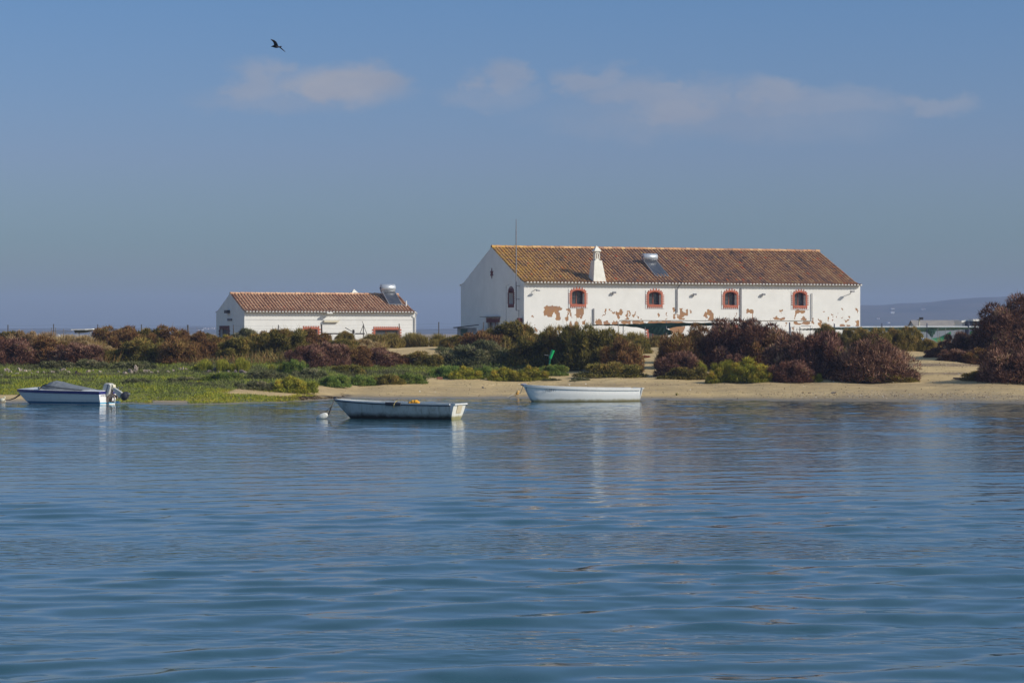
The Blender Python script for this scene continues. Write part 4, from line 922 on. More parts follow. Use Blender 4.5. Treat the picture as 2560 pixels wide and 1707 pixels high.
LM = {
 'maroon': leaf_mat('maroon_foliage', [(0, (.05, .026, .018)), (.35, (.14, .072, .045)), (.6, (.27, .138, .092)), (.8, (.48, .29, .21)), (1, (.26, .22, .07))]),
 'rust': leaf_mat('rust_foliage', [(0, (.055, .036, .016)), (.3, (.15, .080, .034)), (.5, (.26, .13, .055)), (.65, (.34, .19, .08)), (.82, (.26, .20, .055)), (1, (.16, .15, .04))]),
 'olive': leaf_mat('olive_foliage', [(0, (.06, .052, .017)), (.35, (.16, .138, .038)), (.6, (.30, .24, .06)), (.8, (.40, .29, .085)), (1, (.36, .18, .07))]),
 'dark': leaf_mat('dark_olive_foliage', [(0, (.045, .042, .013)), (.35, (.13, .118, .032)), (.6, (.25, .215, .055)), (.8, (.36, .26, .075)), (1, (.26, .14, .06))]),
 'grey': leaf_mat('grey_green_foliage', [(0, (.06, .065, .03)), (.4, (.16, .165, .075)), (.7, (.27, .26, .13)), (1, (.38, .30, .18))]),
 'green': leaf_mat('fresh_green_foliage', [(0, (.05, .075, .02)), (.4, (.15, .22, .05)), (.7, (.26, .33, .08)), (1, (.42, .36, .09))]),
 'lime': leaf_mat('yellow_green_foliage', [(0, (.12, .13, .02)), (.3, (.21, .22, .035)), (.55, (.32, .31, .045)), (.75, (.44, .36, .055)), (1, (.52, .30, .05))]),
 'straw': leaf_mat('straw_foliage', [(0, (.20, .13, .06)), (.4, (.36, .24, .11)), (.7, (.48, .35, .18)), (1, (.55, .43, .26))]),
 'reed': leaf_mat('tan_green_foliage', [(0, (.13, .11, .03)), (.4, (.24, .19, .05)), (.7, (.32, .24, .08)), (1, (.40, .24, .11))]),
}
def blades(base, dirs, ln, w, bend=None):
    """(n,4,3) tapered quads from base along dirs"""
    n = len(base); side = np.cross(dirs, rng.normal(size=(n, 3))); side /= np.linalg.norm(side, axis=1)[:, None] + 1e-9
    tip = base + dirs * ln[:, None]; s = side * w[:, None] * .5
    return np.stack([base - s, base + s, tip + s * .35, tip - s * .35], 1)
def unit(v): return v / (np.linalg.norm(v, axis=1)[:, None] + 1e-9)
def bush_mesh(kind, Wd, Dp, H, n, seed, leaf=(.10, .22), lw=(.03, .055), spiky=.5, clumps=26, cone=0, skirt=4):
    """dome of overlapping twiggy clumps, ragged outline with gaps"""
    r = np.random.default_rng(seed)
    cs = []
    while len(cs) < clumps:
        a = r.uniform(0, 2 * math.pi); rad = math.sqrt(r.uniform(0, 1)) * .80; ph = r.uniform(0, 1)
        hx, hy = rad * math.cos(a), rad * math.sin(a); top = math.sqrt(max(0, 1 - rad * rad))
        hz = top * (.16 + .66 * ph ** .6) * r.uniform(.82, 1.10)
        cs.append((hx * Wd / 2, hy * Dp / 2, hz * H, r.uniform(.12, .25) * (Wd + Dp) / 2 * .5, r.uniform(-.30, .30)))
    cs = np.array(cs); k = r.integers(0, clumps, n)
    c = cs[k, :3]; R_ = cs[k, 3]; d = unit(r.normal(size=(n, 3)) + np.array([0, -.15, .35]))
    rr = R_ * r.uniform(.3, 1.0, n) ** .3
    p = c + d * rr[:, None] * np.array([1, 1, .82])
    # inner and skirt foliage so the ground is met
    m = n // skirt; a = r.uniform(0, 2 * math.pi, m); q = np.sqrt(r.uniform(.25, 1, m)) * .96
    p2 = np.stack([np.cos(a) * q * Wd / 2, np.sin(a) * q * Dp / 2, r.uniform(0, .42, m) * H * np.sqrt(np.clip(1.05 - q * q, .03, 1))], -1)
    p = np.concatenate([p, p2]); d = np.concatenate([d, unit(p2 * np.array([1, 1, .2]) + r.normal(size=(m, 3)) * .4 * Wd / 2)]); tn_ = np.concatenate([cs[k, 4], np.full(m, -.05)])
    ok = p[:, 2] > .0; p, d, tn_ = p[ok], d[ok], tn_[ok]; N_ = len(p)
    p[:, 0] *= Wd / 2 / np.percentile(np.abs(p[:, 0]), 97.5); p[:, 1] *= Dp / 2 / np.percentile(np.abs(p[:, 1]), 97.5); p[:, 2] *= H * .93 / np.percentile(p[:, 2], 98.5)
    if cone: f_ = (1 - cone * np.clip(p[:, 2] / H, 0, 1))[:, None]; p = p * np.concatenate([f_, f_, np.ones_like(f_)], 1)
    d = unit(d * (1 - spiky) + np.array([0, 0, 1.]) * spiky + r.normal(size=(N_, 3)) * .45)
    ln = r.uniform(*leaf, N_); w = r.uniform(*lw, N_); tall = r.uniform(0, 1, N_) < .05; ln[tall] *= 2.1; w[tall] *= .55
    tone = np.clip(.46 + tn_ + r.normal(0, .17, N_) + .10 * (p[:, 2] / H - .5), 0, 1)
    return blades(p, d, ln, w), tone
def tuft_mesh(Wd, Dp, H, n, seed, w=(.015, .035)):
    r = np.random.default_rng(seed); nt = max(6, int(Wd * Dp * 3)); cx = r.uniform(-.46, .46, nt) * Wd; cy = r.uniform(-.46, .46, nt) * Dp; hh = r.uniform(.6, 1.0, nt) * (1 - .45 * (2 * np.abs(cx) / Wd) ** 2)
    k = r.integers(0, nt, n); b = np.stack([cx[k] + r.normal(0, .09, n), cy[k] + r.normal(0, .09, n), np.zeros(n)], -1); start = r.uniform(0, .55, n) ** 1.2
    d = unit(np.stack([r.normal(0, .30, n), r.normal(0, .30, n), np.ones(n)], -1)); L_ = H * hh[k]
    base = b + d * (L_ * start)[:, None]; ln = L_ * (1 - start) * r.uniform(.35, 1.0, n)
    tone = np.clip(.42 + r.normal(0, .2, n) + .15 * (hh[k] - .8) + .12 * start, 0, 1)
    return blades(base, d, ln, r.uniform(*w, n)), tone
def stems(Wd, H, seed, parent):
    r = random.Random(seed); mb = MB()
    for i in range(9):
        a = r.uniform(0, 6.28); q = r.uniform(.2, .75) * Wd / 2; p1 = (math.cos(a) * q * .45, math.sin(a) * q * .4, H * .35); p2 = (math.cos(a) * q, math.sin(a) * q * .85, H * r.uniform(.55, .85))
        mb.tube([(math.cos(a) * .06, math.sin(a) * .06, -.1), p1, p2], [.035, .024, .01], 5)
    return mb.build('stem', M_twig, parent)
PROTO = {}
def get_proto(kind, var, style):
    key = (kind, var, style)
    if key in PROTO: return PROTO[key]
    seed = hash_seed = sum(ord(c) for c in kind) * 7 + var * 13
    if style == 'bush': Q, T = bush_mesh(kind, 2.3, 1.9, 1.35, 12000, seed, leaf=(.08, .19), lw=(.020, .042), clumps=40)
    elif style == 'low': Q, T = bush_mesh(kind, 2.3, 1.6, .7, 7500, seed, leaf=(.06, .14), lw=(.022, .045), clumps=30)
    elif style == 'tuft': Q, T = tuft_mesh(2.0, 1.5, 1.0, 6500, seed)
    PROTO[key] = (Q, T); return PROTO[key]
DIM = {'bush': (2.3, 1.9, 1.35), 'low': (2.3, 1.6, .7), 'tuft': (2.0, 1.5, 1.0)}
SRC = {}
def plant(px, base_y, wpx, top_y, kind, style, label, var=0, name=None, d=None, group=None, big=0):
    x, y, z = at(px, base_y) if d is None else atd(px, d)
    if y > 170: x, y, z = atd(px, 166.5 + (px * 7.3) % 5)
    sc = y / FPX; w = wpx * sc; ztop = EYE + (HOR - top_y) * sc; h = ztop - z
    yc = y + w * .28
    nm = name or {'bush': 'bush', 'low': 'low_shrub', 'tuft': 'grass_clump'}[style]
    g = float(ground(x * yc / y, yc)); h = (EYE + (HOR - top_y) * yc / FPX) - g
    e = empty(nm, (x * yc / y, yc, g - .04), random.uniform(-.5, .5), label, {'bush': 'bush', 'low': 'shrub', 'tuft': 'grass clump'}[style], group or {'bush': 'bushes on the dune slope', 'low': 'low shrubs along the shore', 'tuft': 'grass clumps along the dune top'}[style])
    if big:
        Q, T = bush_mesh(kind, w * 1.02, w * .8, h, big, 900 + int(px), leaf=(.11, .24), lw=(.024, .05), clumps=90, cone=.5 if px == 2186 else 0, skirt=2 if px == 2540 else 4)
        fo = quads_obj('foliage', Q, LM[kind], e, T); stems(w, h, int(px), e); return e
    key = (kind, var, style)
    D_ = DIM[style]; sx, sy, sz = w * 1.06 / D_[0], w * (.85 if style == 'bush' else .7) / D_[1], h / D_[2]
    if key not in SRC:
        Q, T = get_proto(kind, var, style); fo = quads_obj('foliage', Q, LM[kind], e, T)
        stm = stems(D_[0], D_[2], var + 3, e) if style != 'tuft' else None; SRC[key] = (fo, stm)
    else:
        fo = SRC[key][0].copy(); col.objects.link(fo); fo.parent = e; stm = None
        if SRC[key][1]: stm = SRC[key][1].copy(); col.objects.link(stm); stm.parent = e
    for o in (fo, stm):
        if o: o.scale = (sx, sy, sz)
    return e
B = 'bush'; Lw = 'low'; T_ = 'tuft'
PL = [
 # px, base, width, top, kind, style, label, variant
 (25, 916, 125, 848, 'maroon', B, 'dark maroon bush at the left picture edge above the green marsh', 0),
 (112, 913, 130, 846, 'rust', B, 'rust brown bush between two maroon ones above the moored motorboat', 0),
 (192, 916, 115, 858, 'maroon', B, 'greyish maroon bush just left of the dry orange patch', 1),
 (30, 872, 100, 829, 'olive', B, 'olive topped bush highest at the left picture edge', 0),
 (-50, 880, 110, 835, 'rust', B, 'brown bush cut by the left picture edge', 1),
 (242, 917, 34, 893, 'maroon', B, 'small nearly black bush at the foot of the dry orange patch', 0),
 (284, 864, 112, 817, 'rust', B, 'rust bush on the skyline between two fence posts right of the stored skiff', 1),
 (262, 896, 80, 864, 'straw', B, 'dry orange tan bush in the dip left of the dark olive bush', 0),
 (208, 888, 52, 852, 'straw', B, 'bleached pale twiggy bush on the slope below the stored skiff', 1),
 (298, 912, 96, 872, 'olive', B, 'rounded olive bush beside the dark hollow left of centre slope', 1),
 (362, 913, 116, 848, 'dark', B, 'dark olive bush with deep shade behind the pale rocks', 0),
 (415, 884, 104, 819, 'rust', B, 'tall rust bush breaking the skyline left of the leaning fence post', 0),
 (446, 914, 96, 850, 'rust', B, 'reddish brown bush below the leaning fence post', 1),
 (503, 900, 96, 834, 'rust', B, 'orange brown bush left of the dark doorway of the small house', 0),
 (545, 893, 80, 842, 'rust', B, 'brown bush under the dark doorway of the small house', 1),
 (596, 902, 92, 845, 'olive', B, 'olive brown bush below the corner of the small house', 0),
 (618, 862, 80, 822, 'grey', B, 'thin grey green bush against the left end of the small house wall', 0),
 (568, 868, 50, 838, 'lime', B, 'yellowish bush beside the dark doorway of the small house', 0),
 (656, 898, 110, 834, 'olive', B, 'olive bush below the thin fence post on the small house wall', 1),
 (716, 903, 118, 824, 'dark', B, 'big dark olive bush left of the narrow red toothed window', 1),
 (778, 880, 96, 826, 'rust', B, 'brown bush right under the narrow red toothed window', 0),
 (768, 921, 96, 864, 'maroon', B, 'dark purple brown bush left of the middle of the small house slope', 0),
 (818, 917, 96, 856, 'maroon', B, 'pinkish maroon bush below the leaning post on the small house wall', 1),
 (873, 918, 100, 866, 'rust', B, 'rust brown bush below the pipe barrier', 1),
 (932, 918, 104, 870, 'maroon', B, 'maroon brown bush left of the bare sand mound', 0),
 (985, 917, 84, 882, 'rust', B, 'brown bush just below the bare sand mound', 0),
 (1058, 920, 86, 879, 'dark', B, 'low dark green bush at the right foot of the bare sand mound', 0),
 (862, 862, 46, 829, 'reed', B, 'tan green bush in front of the pipe barrier', 0),
 (905, 884, 86, 848, 'straw', B, 'pale dry bush on the slope below the braced fence post', 1),
 (1146, 918, 110, 864, 'grey', B, 'grey green rounded bush right of the bare sand mound', 1),
 (1216, 917, 116, 852, 'grey', B, 'large grey green bush left of the green pole', 0),
 (1150, 880, 90, 838, 'olive', B, 'olive bush in front of the lean-to shed', 1),
 (1206, 885, 108, 828, 'rust', B, 'rusty orange bush below the gable ground floor opening', 1),
 (1278, 882, 120, 806, 'olive', B, 'high olive bush covering the foot of the house corner', 0),
 (1326, 920, 112, 842, 'dark', B, 'dark green bush directly left of the green pole', 1),
 (1350, 884, 90, 833, 'olive', B, 'spiky olive bush against the brightest bare plaster patch', 1),
 (1396, 924, 116, 822, 'dark', B, 'nearly black green bush just behind the green pole', 0),
 (1446, 926, 112, 814, 'dark', B, 'tall dark bush below the first upper window from left', 1),
 (1506, 926, 116, 826, 'olive', B, 'olive bush left of the sandy footpath', 0),
 (1553, 930, 92, 850, 'rust', B, 'reddish bush on the left edge of the sandy footpath', 0),
 (1524, 944, 150, 908, 'dark', Lw, 'low dark green shrub with pinkish top behind the white rowboat stern', 0),
 (1702, 926, 112, 834, 'rust', B, 'rust brown bush on the right edge of the sandy footpath', 1),
 (1698, 943, 106, 880, 'maroon', B, 'shaded maroon bush at the lower right edge of the footpath', 0),
 (1748, 910, 112, 818, 'rust', B, 'brown bush under the hanging dark shade cloth end', 0),
 (1714, 950, 126, 918, 'dark', Lw, 'low dark green shrub fringe left of the yellow green shrub', 1),
 (1862, 926, 205, 797, 'maroon', B, 'broad high maroon bush standing before the third upper window', 0, 22000),
 (1994, 944, 150, 836, 'maroon', B, 'wide maroon bush below the rightmost upper window', 1),
 (2052, 948, 128, 834, 'maroon', B, 'maroon bush under the right corner of the long house', 0),
 (1846, 930, 74, 884, 'maroon', B, 'pink tinged small maroon bush above the yellow green shrub', 1),
 (1978, 957, 100, 902, 'maroon', B, 'low maroon bush right of the yellow green shrub', 0),
 (1722, 944, 46, 878, 'lime', T_, 'narrow yellow green bush inside the brown ones right of the footpath', 0),
 (1752, 946, 38, 892, 'lime', T_, 'small yellow green sprig bush near the yellow shrub', 1),
 (1806, 944, 48, 880, 'lime', T_, 'upright yellow green bush left of the pink tinged bush', 0),
 (1805, 957, 72, 922, 'lime', Lw, 'yellow green shrub at the sand edge, left one of the pair', 0),
 (1876, 956, 100, 897, 'lime', B, 'bright green and yellow bush at the sand edge', 0),
 (1902, 957, 56, 922, 'lime', Lw, 'orange yellow shrub at the sand edge, right of the bright green bush', 1),
 (2188, 958, 186, 850, 'maroon', B, 'isolated cone shaped maroon bush beside the open sand', 1, 17000),
 (2020, 956, 60, 926, 'lime', Lw, 'green yellow grass shrub left of the cone shaped bush', 0),
 (2205, 958, 150, 932, 'olive', Lw, 'low green skirt shrub at the foot of the cone shaped bush', 0),
 (2404, 898, 96, 832, 'maroon', B, 'small rounded maroon bush in front of the green tarpaulin', 1),
 (2345, 894, 60, 868, 'maroon', B, 'low maroon bush left of the rounded one by the tarpaulin', 0),
 (2398, 905, 90, 872, 'maroon', B, 'low maroon bush in front of the rounded one by the tarpaulin', 1),
 (2455, 912, 96, 872, 'rust', B, 'low rusty bush at the foot of the giant maroon bush', 0),
 (2550, 908, 215, 742, 'maroon', B, 'giant dark maroon bush filling the right picture edge', 0, 34000),
 (2545, 960, 178, 864, 'maroon', B, 'shaded maroon bush in the lower right by the beach', 1, 16000),
 (2470, 952, 120, 926, 'olive', Lw, 'low olive green shrub spreading beside the dark plank', 1),
 (2118, 884, 62, 822, 'reed', B, 'tan green bush under the right end of the house wall', 1),
 (2066, 872, 54, 812, 'reed', B, 'narrow tan bush rising before the lower right wall', 0),
 (2154, 882, 64, 822, 'reed', B, 'yellow tan bush below the first post right of the house', 0),
 (2192, 882, 62, 821, 'reed', B, 'yellow tan bush above the cone shaped one', 1),
 (2233, 880, 60, 823, 'reed', B, 'yellow tan bush right above the cone shaped bush', 0),
 (2270, 878, 62, 817, 'reed', B, 'tallest yellow tan bush left of the floodlight pole', 1),
 (2318, 880, 44, 847, 'reed', B, 'small tan bush left of the green tarpaulin', 0),
 (66, 886, 92, 828, 'straw', B, 'dry tan bush between the olive topped and the rust brown bush at far left', 0),
 (322, 890, 96, 830, 'rust', B, 'brown bush left of the third fence post', 0),
 (374, 884, 92, 822, 'olive', B, 'brownish olive bush right of the third fence post', 1),
 (460, 882, 84, 828, 'rust', B, 'brown skyline bush around the leaning fence post', 0),
 (520, 878, 70, 834, 'olive', B, 'thin olive bush on the skyline left of the small house', 0),
 (690, 872, 90, 824, 'rust', B, 'brown skyline bush before the small house wall left of its narrow window', 1),
 (740, 905, 90, 862, 'rust', B, 'reddish bush between the dark olive and the purple brown bushes', 1),
 (850, 890, 90, 848, 'olive', B, 'olive brown bush at mid slope below the pipe barrier', 0),
 (1600, 884, 50, 846, 'olive', B, 'small olive bush at the left head of the sandy footpath', 1),
 (1925, 925, 110, 838, 'rust', B, 'brown bush between the broad high bush and the rightmost window bush', 0),
 # reeds and dry grass on the crest
 (928, 868, 60, 828, 'reed', T_, 'tan green grass clump hiding the left foot of the wide red toothed window', 1),
 (975, 864, 76, 822, 'reed', T_, 'tan green grass clump above the bare sand mound, left of three', 0),
 (1030, 864, 76, 824, 'reed', T_, 'tan green grass clump above the bare sand mound, middle of three', 1),
 (1084, 864, 74, 824, 'reed', T_, 'tan green grass clump above the bare sand mound, right of three', 0),
 (1582, 864, 70, 822, 'reed', T_, 'tan grass clump under the dark shade cloth left of the footpath', 1),
 (1634, 866, 66, 830, 'reed', T_, 'tan grass clump at the head of the sandy footpath', 0),
 (104, 872, 100, 823, 'straw', T_, 'straw coloured grass clump left of the metal rack', 0),
 (182, 876, 100, 827, 'straw', T_, 'straw coloured grass clump in front of the stored skiff', 1),
 # shore shrubs
 (735, 983, 100, 943, 'lime', Lw, 'yellow olive shrub nearest the water left of the grey rowboat', 0),
 (836, 970, 72, 937, 'green', Lw, 'bright green rounded shrub on the sand edge behind the grey rowboat bow', 0),
 (636, 975, 100, 951, 'grey', Lw, 'grey green low shrub left of the yellow olive one', 0),
 (905, 965, 80, 938, 'green', Lw, 'mixed green shrub right of the bright green rounded one', 1),
 (972, 962, 72, 936, 'olive', Lw, 'olive low shrub behind the grey rowboat middle', 0),
 (1028, 960, 70, 932, 'green', Lw, 'green low shrub just left of the red brick', 1),
 (1112, 946, 76, 914, 'green', Lw, 'green yellow low shrub just right of the red brick', 0),
 (1166, 949, 76, 918, 'lime', Lw, 'yellow green low shrub below the grey green bushes', 1),
 (1222, 946, 66, 916, 'green', Lw, 'green low shrub by the white stone', 1),
 (1268, 953, 84, 920, 'lime', Lw, 'yellow green low shrub above the yellow float', 0),
 (1330, 953, 80, 918, 'lime', Lw, 'yellow green low shrub behind the white rowboat bow', 1),
 (1380, 940, 70, 912, 'green', Lw, 'green low shrub at the foot of the green pole', 0),
 (1342, 918, 56, 888, 'lime', Lw, 'orange green shrub left of the green pole', 1),
 (1378, 952, 46, 944, 'grey', Lw, 'tiny grey tuft on the sand behind the white rowboat', 1),
 (1450, 952, 44, 942, 'grey', Lw, 'tiny pale tuft on the sand right of the first one', 0),
 (660, 952, 90, 926, 'grey', Lw, 'grey green shrub above the low grey green one by the sand', 1),
 (770, 945, 90, 920, 'grey', Lw, 'dark grey green shrub above the yellow olive one', 0),
 (555, 955, 90, 930, 'green', Lw, 'soft green shrub right of the rock heap', 0),
 (870, 938, 80, 912, 'olive', Lw, 'olive low shrub above the bright green rounded one', 1),
 (460, 958, 80, 940, 'grey', Lw, 'grey green shrub in the marsh left of the rock heap', 0),
 (338, 962, 70, 944, 'grey', Lw, 'dark grey green shrub in the marsh right of the outboard motor', 1),
 (545, 930, 46, 882, 'lime', T_, 'upright yellow green clump above the rock heap', 0),
 (605, 930, 54, 886, 'lime', T_, 'golden green shrub right above the rock heap', 1),
 (510, 930, 46, 890, 'lime', T_, 'golden green shrub left above the rock heap', 1),
 (704, 932, 50, 894, 'lime', T_, 'yellow green shrub below the dark olive bush', 0),
 (740, 936, 60, 900, 'green', Lw, 'fresh green shrub below the purple brown bush', 1),
 (212, 926, 110, 898, 'grey', Lw, 'grey green shrub above the motorboat canopy', 0),
 (130, 926, 90, 902, 'grey', Lw, 'grey green shrub left above the motorboat canopy', 1),
 (330, 925, 110, 903, 'grey', Lw, 'grey green shrub above the pale rocks', 1),
]
for i, p in enumerate(PL):
    px, by, w, ty, k, st_, lb, v = p[:8]; plant(px, by, w, ty, k, st_, lb, v, big=p[8] if len(p) > 8 else 0)

# ground cover: nobody could count it
def scatter(name, n, xr, yr, keep, hfun, kind_mat, label, wr=(.02, .045), seed=5, spread=.5, tonef=None):
    r = np.random.default_rng(seed); x = r.uniform(*xr, n); y = r.uniform(*yr, n); k = keep(x, y, r)
    x, y = x[k], y[k]; z = ground(x, y); h = hfun(x, y, r) * r.uniform(.5, 1.1, len(x))
    d = unit(np.stack([r.normal(0, spread, len(x)), r.normal(0, spread, len(x)), np.ones(len(x))], -1))
    up = r.uniform(0, .5, len(x)) * h; base = np.stack([x, y, z - .02], -1) + d * up[:, None]
    tone = np.clip((tonef(x, y) if tonef else .45) + r.normal(0, .14, len(x)), 0, 1)
    o = quads_obj(name, blades(base, d, np.maximum(h - up, .05), r.uniform(*wr, len(x))), kind_mat, None, tone)
    return tag(o, label, 'plants', kind='stuff')
M_marsh = leaf_mat('marsh_foliage', [(0, (.08, .07, .045)), (.25, (.15, .15, .07)), (.45, (.23, .25, .085)), (.62, (.25, .30, .05)), (.8, (.33, .33, .04)), (1, (.45, .38, .06))], .3, 0)
def k_marsh(x, y, r):
    c_, px, py, t_ = veg_cover(x, y); return (r.uniform(0, 1, x.shape) < c_) & (px < 1430) & (px > -150) & (py > 903)
def h_marsh(x, y, r):
    t_ = y - dshore(x); px, py = proj(x, y, ground(x, y)); return np.interp(t_, [0, 3, 8, 20, 30], [.09, .13, .20, .26, .26]) * (.45 + 1.1 * smooth_noise(x, y, 1.0, 61)) * np.where((px < 630) & (py > 924) & (py < 945), .7, 1)
def t_marsh(x, y):
    t_ = y - dshore(x); return np.interp(t_, [0, 2, 5, 9, 14, 30], [.86, .80, .62, .45, .36, .42]) + .60 * (smooth_noise(x, y, 1.7, 62) - .5) + .40 * (smooth_noise(x, y, .45, 63) - .5)
scatter('marsh_plants', 330000, (-30, 3), (111, 150), k_marsh, h_marsh, M_marsh, 'low green and yellow salt marsh plants covering the left shore', tonef=t_marsh, spread=.9)
def sandmask(px, py):
    return ((px > 2215) & (py > 874)) | ((px > 1606 - (py - 900) * .1) & (px < 1650) & (py > 868)) | ((px > 965) & (px < 1130) & (py > 866)) | ((px > 1400) & (py > 926)) | ((px > 1425) & (py > 940))
def k_under(x, y, r):
    px, py = proj(x, y, ground(x, y)); t_ = y - dshore(x)
    return (t_ > 19) & (t_ < 48) & ~sandmask(px, py) & (py < 916) & (smooth_noise(x, y, 1.5, 71) > .25)
M_under = leaf_mat('undergrowth_foliage', [(0, (.09, .06, .035)), (.3, (.20, .13, .05)), (.5, (.30, .16, .07)), (.7, (.30, .25, .08)), (1, (.46, .32, .15))], .3, 0)
scatter('undergrowth', 90000, (-38, 38), (128, 168), k_under, lambda x, y, r: .30 + .75 * smooth_noise(x, y, 1.8, 72), M_under, 'brown and olive undergrowth between the dune bushes', seed=6, tonef=lambda x, y: .2 + .6 * smooth_noise(x, y, 2.4, 73))
def k_dry(x, y, r):
    px, py = proj(x, y, ground(x, y)); t_ = y - dshore(x)
    return (t_ > 40) & ~((px > 2225) & (py > 872)) & ~((px > 950) & (px < 1140) & (py > 864.5)) & ~((px > 1606) & (px < 1652) & (py > 868)) & (smooth_noise(x, y, 2.0, 81) > .22)
M_dry = leaf_mat('dry_grass_blades', [(0, (.20, .15, .05)), (.35, (.34, .24, .09)), (.6, (.46, .32, .15)), (.8, (.52, .40, .22)), (1, (.45, .22, .10))], .3, 0)
scatter('dry_grass', 120000, (-42, 42), (150, 205), k_dry, lambda x, y, r: .30 + .35 * smooth_noise(x, y, 2.5, 82), M_dry, 'dry straw coloured grass along the dune crest', wr=(.012, .03), seed=8, spread=.3, tonef=lambda x, y: .15 + .6 * smooth_noise(x, y, 3.0, 83))
def k_wrack(x, y, r):
    px, py = proj(x, y, ground(x, y)); t_ = y - dshore(x)
    return (t_ > .7) & (t_ < 3.6) & (px > 690) & (px < 860) & (smooth_noise(x, y, .5, 91) > .35 + (px - 690) * .0015)
M_wrack = leaf_mat('wrack_strands', [(0, (.05, .035, .025)), (.6, (.11, .075, .04)), (1, (.22, .17, .05))], .2, 0)
scatter('seaweed_wrack', 26000, (-11, -6), (110, 124), k_wrack, lambda x, y, r: .05 + .05 * smooth_noise(x, y, .6, 92), M_wrack, 'dark brown seaweed wrack at the water edge left of the grey rowboat bow', wr=(.02, .05), seed=9, spread=1.2)

def k_lit(x, y, r):
    px, py = proj(x, y, ground(x, y)); t_ = y - dshore(x); c_, _, _, _ = veg_cover(x, y)
    dn = .10 + .9 * np.exp(-((t_ - 4.0) / 2.0) ** 2) * np.clip((px - 1700) / 300, 0, 1) + .8 * (px > 2080) * np.exp(-((py - 914) / 4.) ** 2) + .5 * (px > 2180) * np.exp(-((py - 936) / 3.) ** 2) + .35 * np.exp(-((py - 962) / 3.) ** 2) * (smooth_noise(x, y, 2, 95) > .5)
    return (t_ > .8) & (t_ < 26) & (px > 800) & (r.uniform(0, 1, x.shape) < dn) & (c_ < .1)
M_lit = leaf_mat('beach_litter', [(0, (.05, .035, .025)), (.6, (.13, .09, .06)), (.85, (.25, .2, .15)), (.93, (.7, .68, .62)), (1, (.8, .78, .72))], .1, 0)
scatter('shell_litter', 42000, (-12, 32), (113, 150), k_lit, lambda x, y, r: .03 + .03 * smooth_noise(x, y, .6, 96), M_lit, 'fine dark litter, pebbles and shells strewn over the beach', wr=(.03, .08), seed=12, spread=1.8, tonef=lambda x, y: .35 + .6 * smooth_noise(x, y, .21, 97))

# =================================================================== stones and small beach things
def rock(px, py, wpx, hpx, label, group, m=M_stone, name='stone', seed=0, cat='stone'):
    x, y, z = at(px, py); s = y / FPX; w = wpx * s / 2; h = hpx * s
    mb = MB(); mb.ball((0, 0, h * .35), (w, w * .8, h * .6), 10, 7)
    r = random.Random(seed + int(px * 3)); off = Vector((r.uniform(0, 50), r.uniform(0, 50), 0))
    vv = []
    for v in mb.v:
        v = Vector(v); n_ = mnoise.noise(v * (1.6 / max(w, .1)) * .7 + off); n2 = mnoise.noise(v * (4 / max(w, .1)) * .5 + off); vv.append(v * (1 + .75 * n_ + .35 * n2))
    mb.v = vv; o = mb.build(name, m, None); o.location = (x, y, z - h * r.uniform(.05, .35)); o.rotation_euler = (r.uniform(-.4, .4), r.uniform(-.4, .4), r.uniform(0, 6)); tag(o, label, cat, group); return o
rl = 'pale pinkish grey stone in the rubble row across the green marsh'
for (px, py, w, h) in [(3, 940, 6, 5), (17, 930, 11, 8), (28, 933, 9, 6), (44, 935, 14, 7), (52, 930, 10, 9), (63, 930, 9, 7), (69, 929, 10, 8), (78, 933, 7, 6), (92, 931, 8, 5), (110, 931, 8, 4), (132, 930, 8, 5),
                       (151, 928, 9, 6), (160, 928, 9, 6), (172, 932, 7, 5), (220, 930, 12, 5), (232, 928, 8, 5), (250, 930, 7, 4), (297, 930, 9, 5), (312, 934, 12, 7), (325, 932, 13, 8), (343, 926, 9, 10), (336, 930, 9, 7),
                       (360, 930, 12, 6), (372, 931, 9, 7), (380, 933, 7, 5), (395, 930, 6, 4), (420, 931, 7, 5), (433, 930, 6, 6), (448, 925, 7, 6), (455, 927, 6, 6), (466, 924, 6, 6)]:
    rock(px, py + 2, w * 1.4, h * 1.5, rl, 'pale stones of the rubble row')
rl = 'dark grey pitted stone in the rock heap at the right end of the rubble row'
for (px, py, w, h) in [(512, 928, 12, 10), (522, 930, 11, 10), (540, 928, 13, 10), (549, 940, 12, 12), (560, 946, 12, 14), (568, 935, 11, 13), (572, 948, 9, 10), (583, 946, 11, 10), (588, 932, 10, 9), (602, 930, 12, 10), (612, 931, 11, 9), (556, 952, 9, 7)]:
    rock(px, py + 2, w * 1.1, h * 1.15, rl, 'stones of the dark rock heap', mat('dark_pitted_stone', (.22, .17, .15), (.11, .09, .08), 5, .95, bump=.8, obj_rand=.3), seed=5)
rock(190, 936, 15, 14, 'blackish brown lump of driftwood among the marsh plants left of centre rubble', None, mat('blackened_wood', (.035, .022, .02), (.06, .04, .035), 5, .9), 'driftwood', 3, 'driftwood')
for (px, py, w, h, lb) in [(1252, 917, 12, 7, 'white stone in front of the grey green bushes'), (1462, 926, 20, 9, 'pale forked driftwood at the left foot of the low dark shrub'), (1375, 914, 9, 6, 'pale stone at the foot of the green pole'),
                           (2050, 942, 11, 5, 'pale stone at the left of the cone shaped bush'), (2085, 955, 5, 3, 'tiny white stone on the sand before the cone shaped bush'), (2233, 957, 5, 3, 'tiny white stone under the tip of the cone shaped bush')]:
    rock(px, py, w, h, lb, None, mat('white_stone', (.62, .58, .50), (.45, .42, .36), 4, .9, bump=.4), 'stone' if 'stone' in lb else 'driftwood', 9, 'stone' if 'stone' in lb else 'driftwood')
rock(1208, 970, 9, 3, 'small dark flat object on the sand between the two rowboats', None, M_iron, 'debris', 4, 'debris')
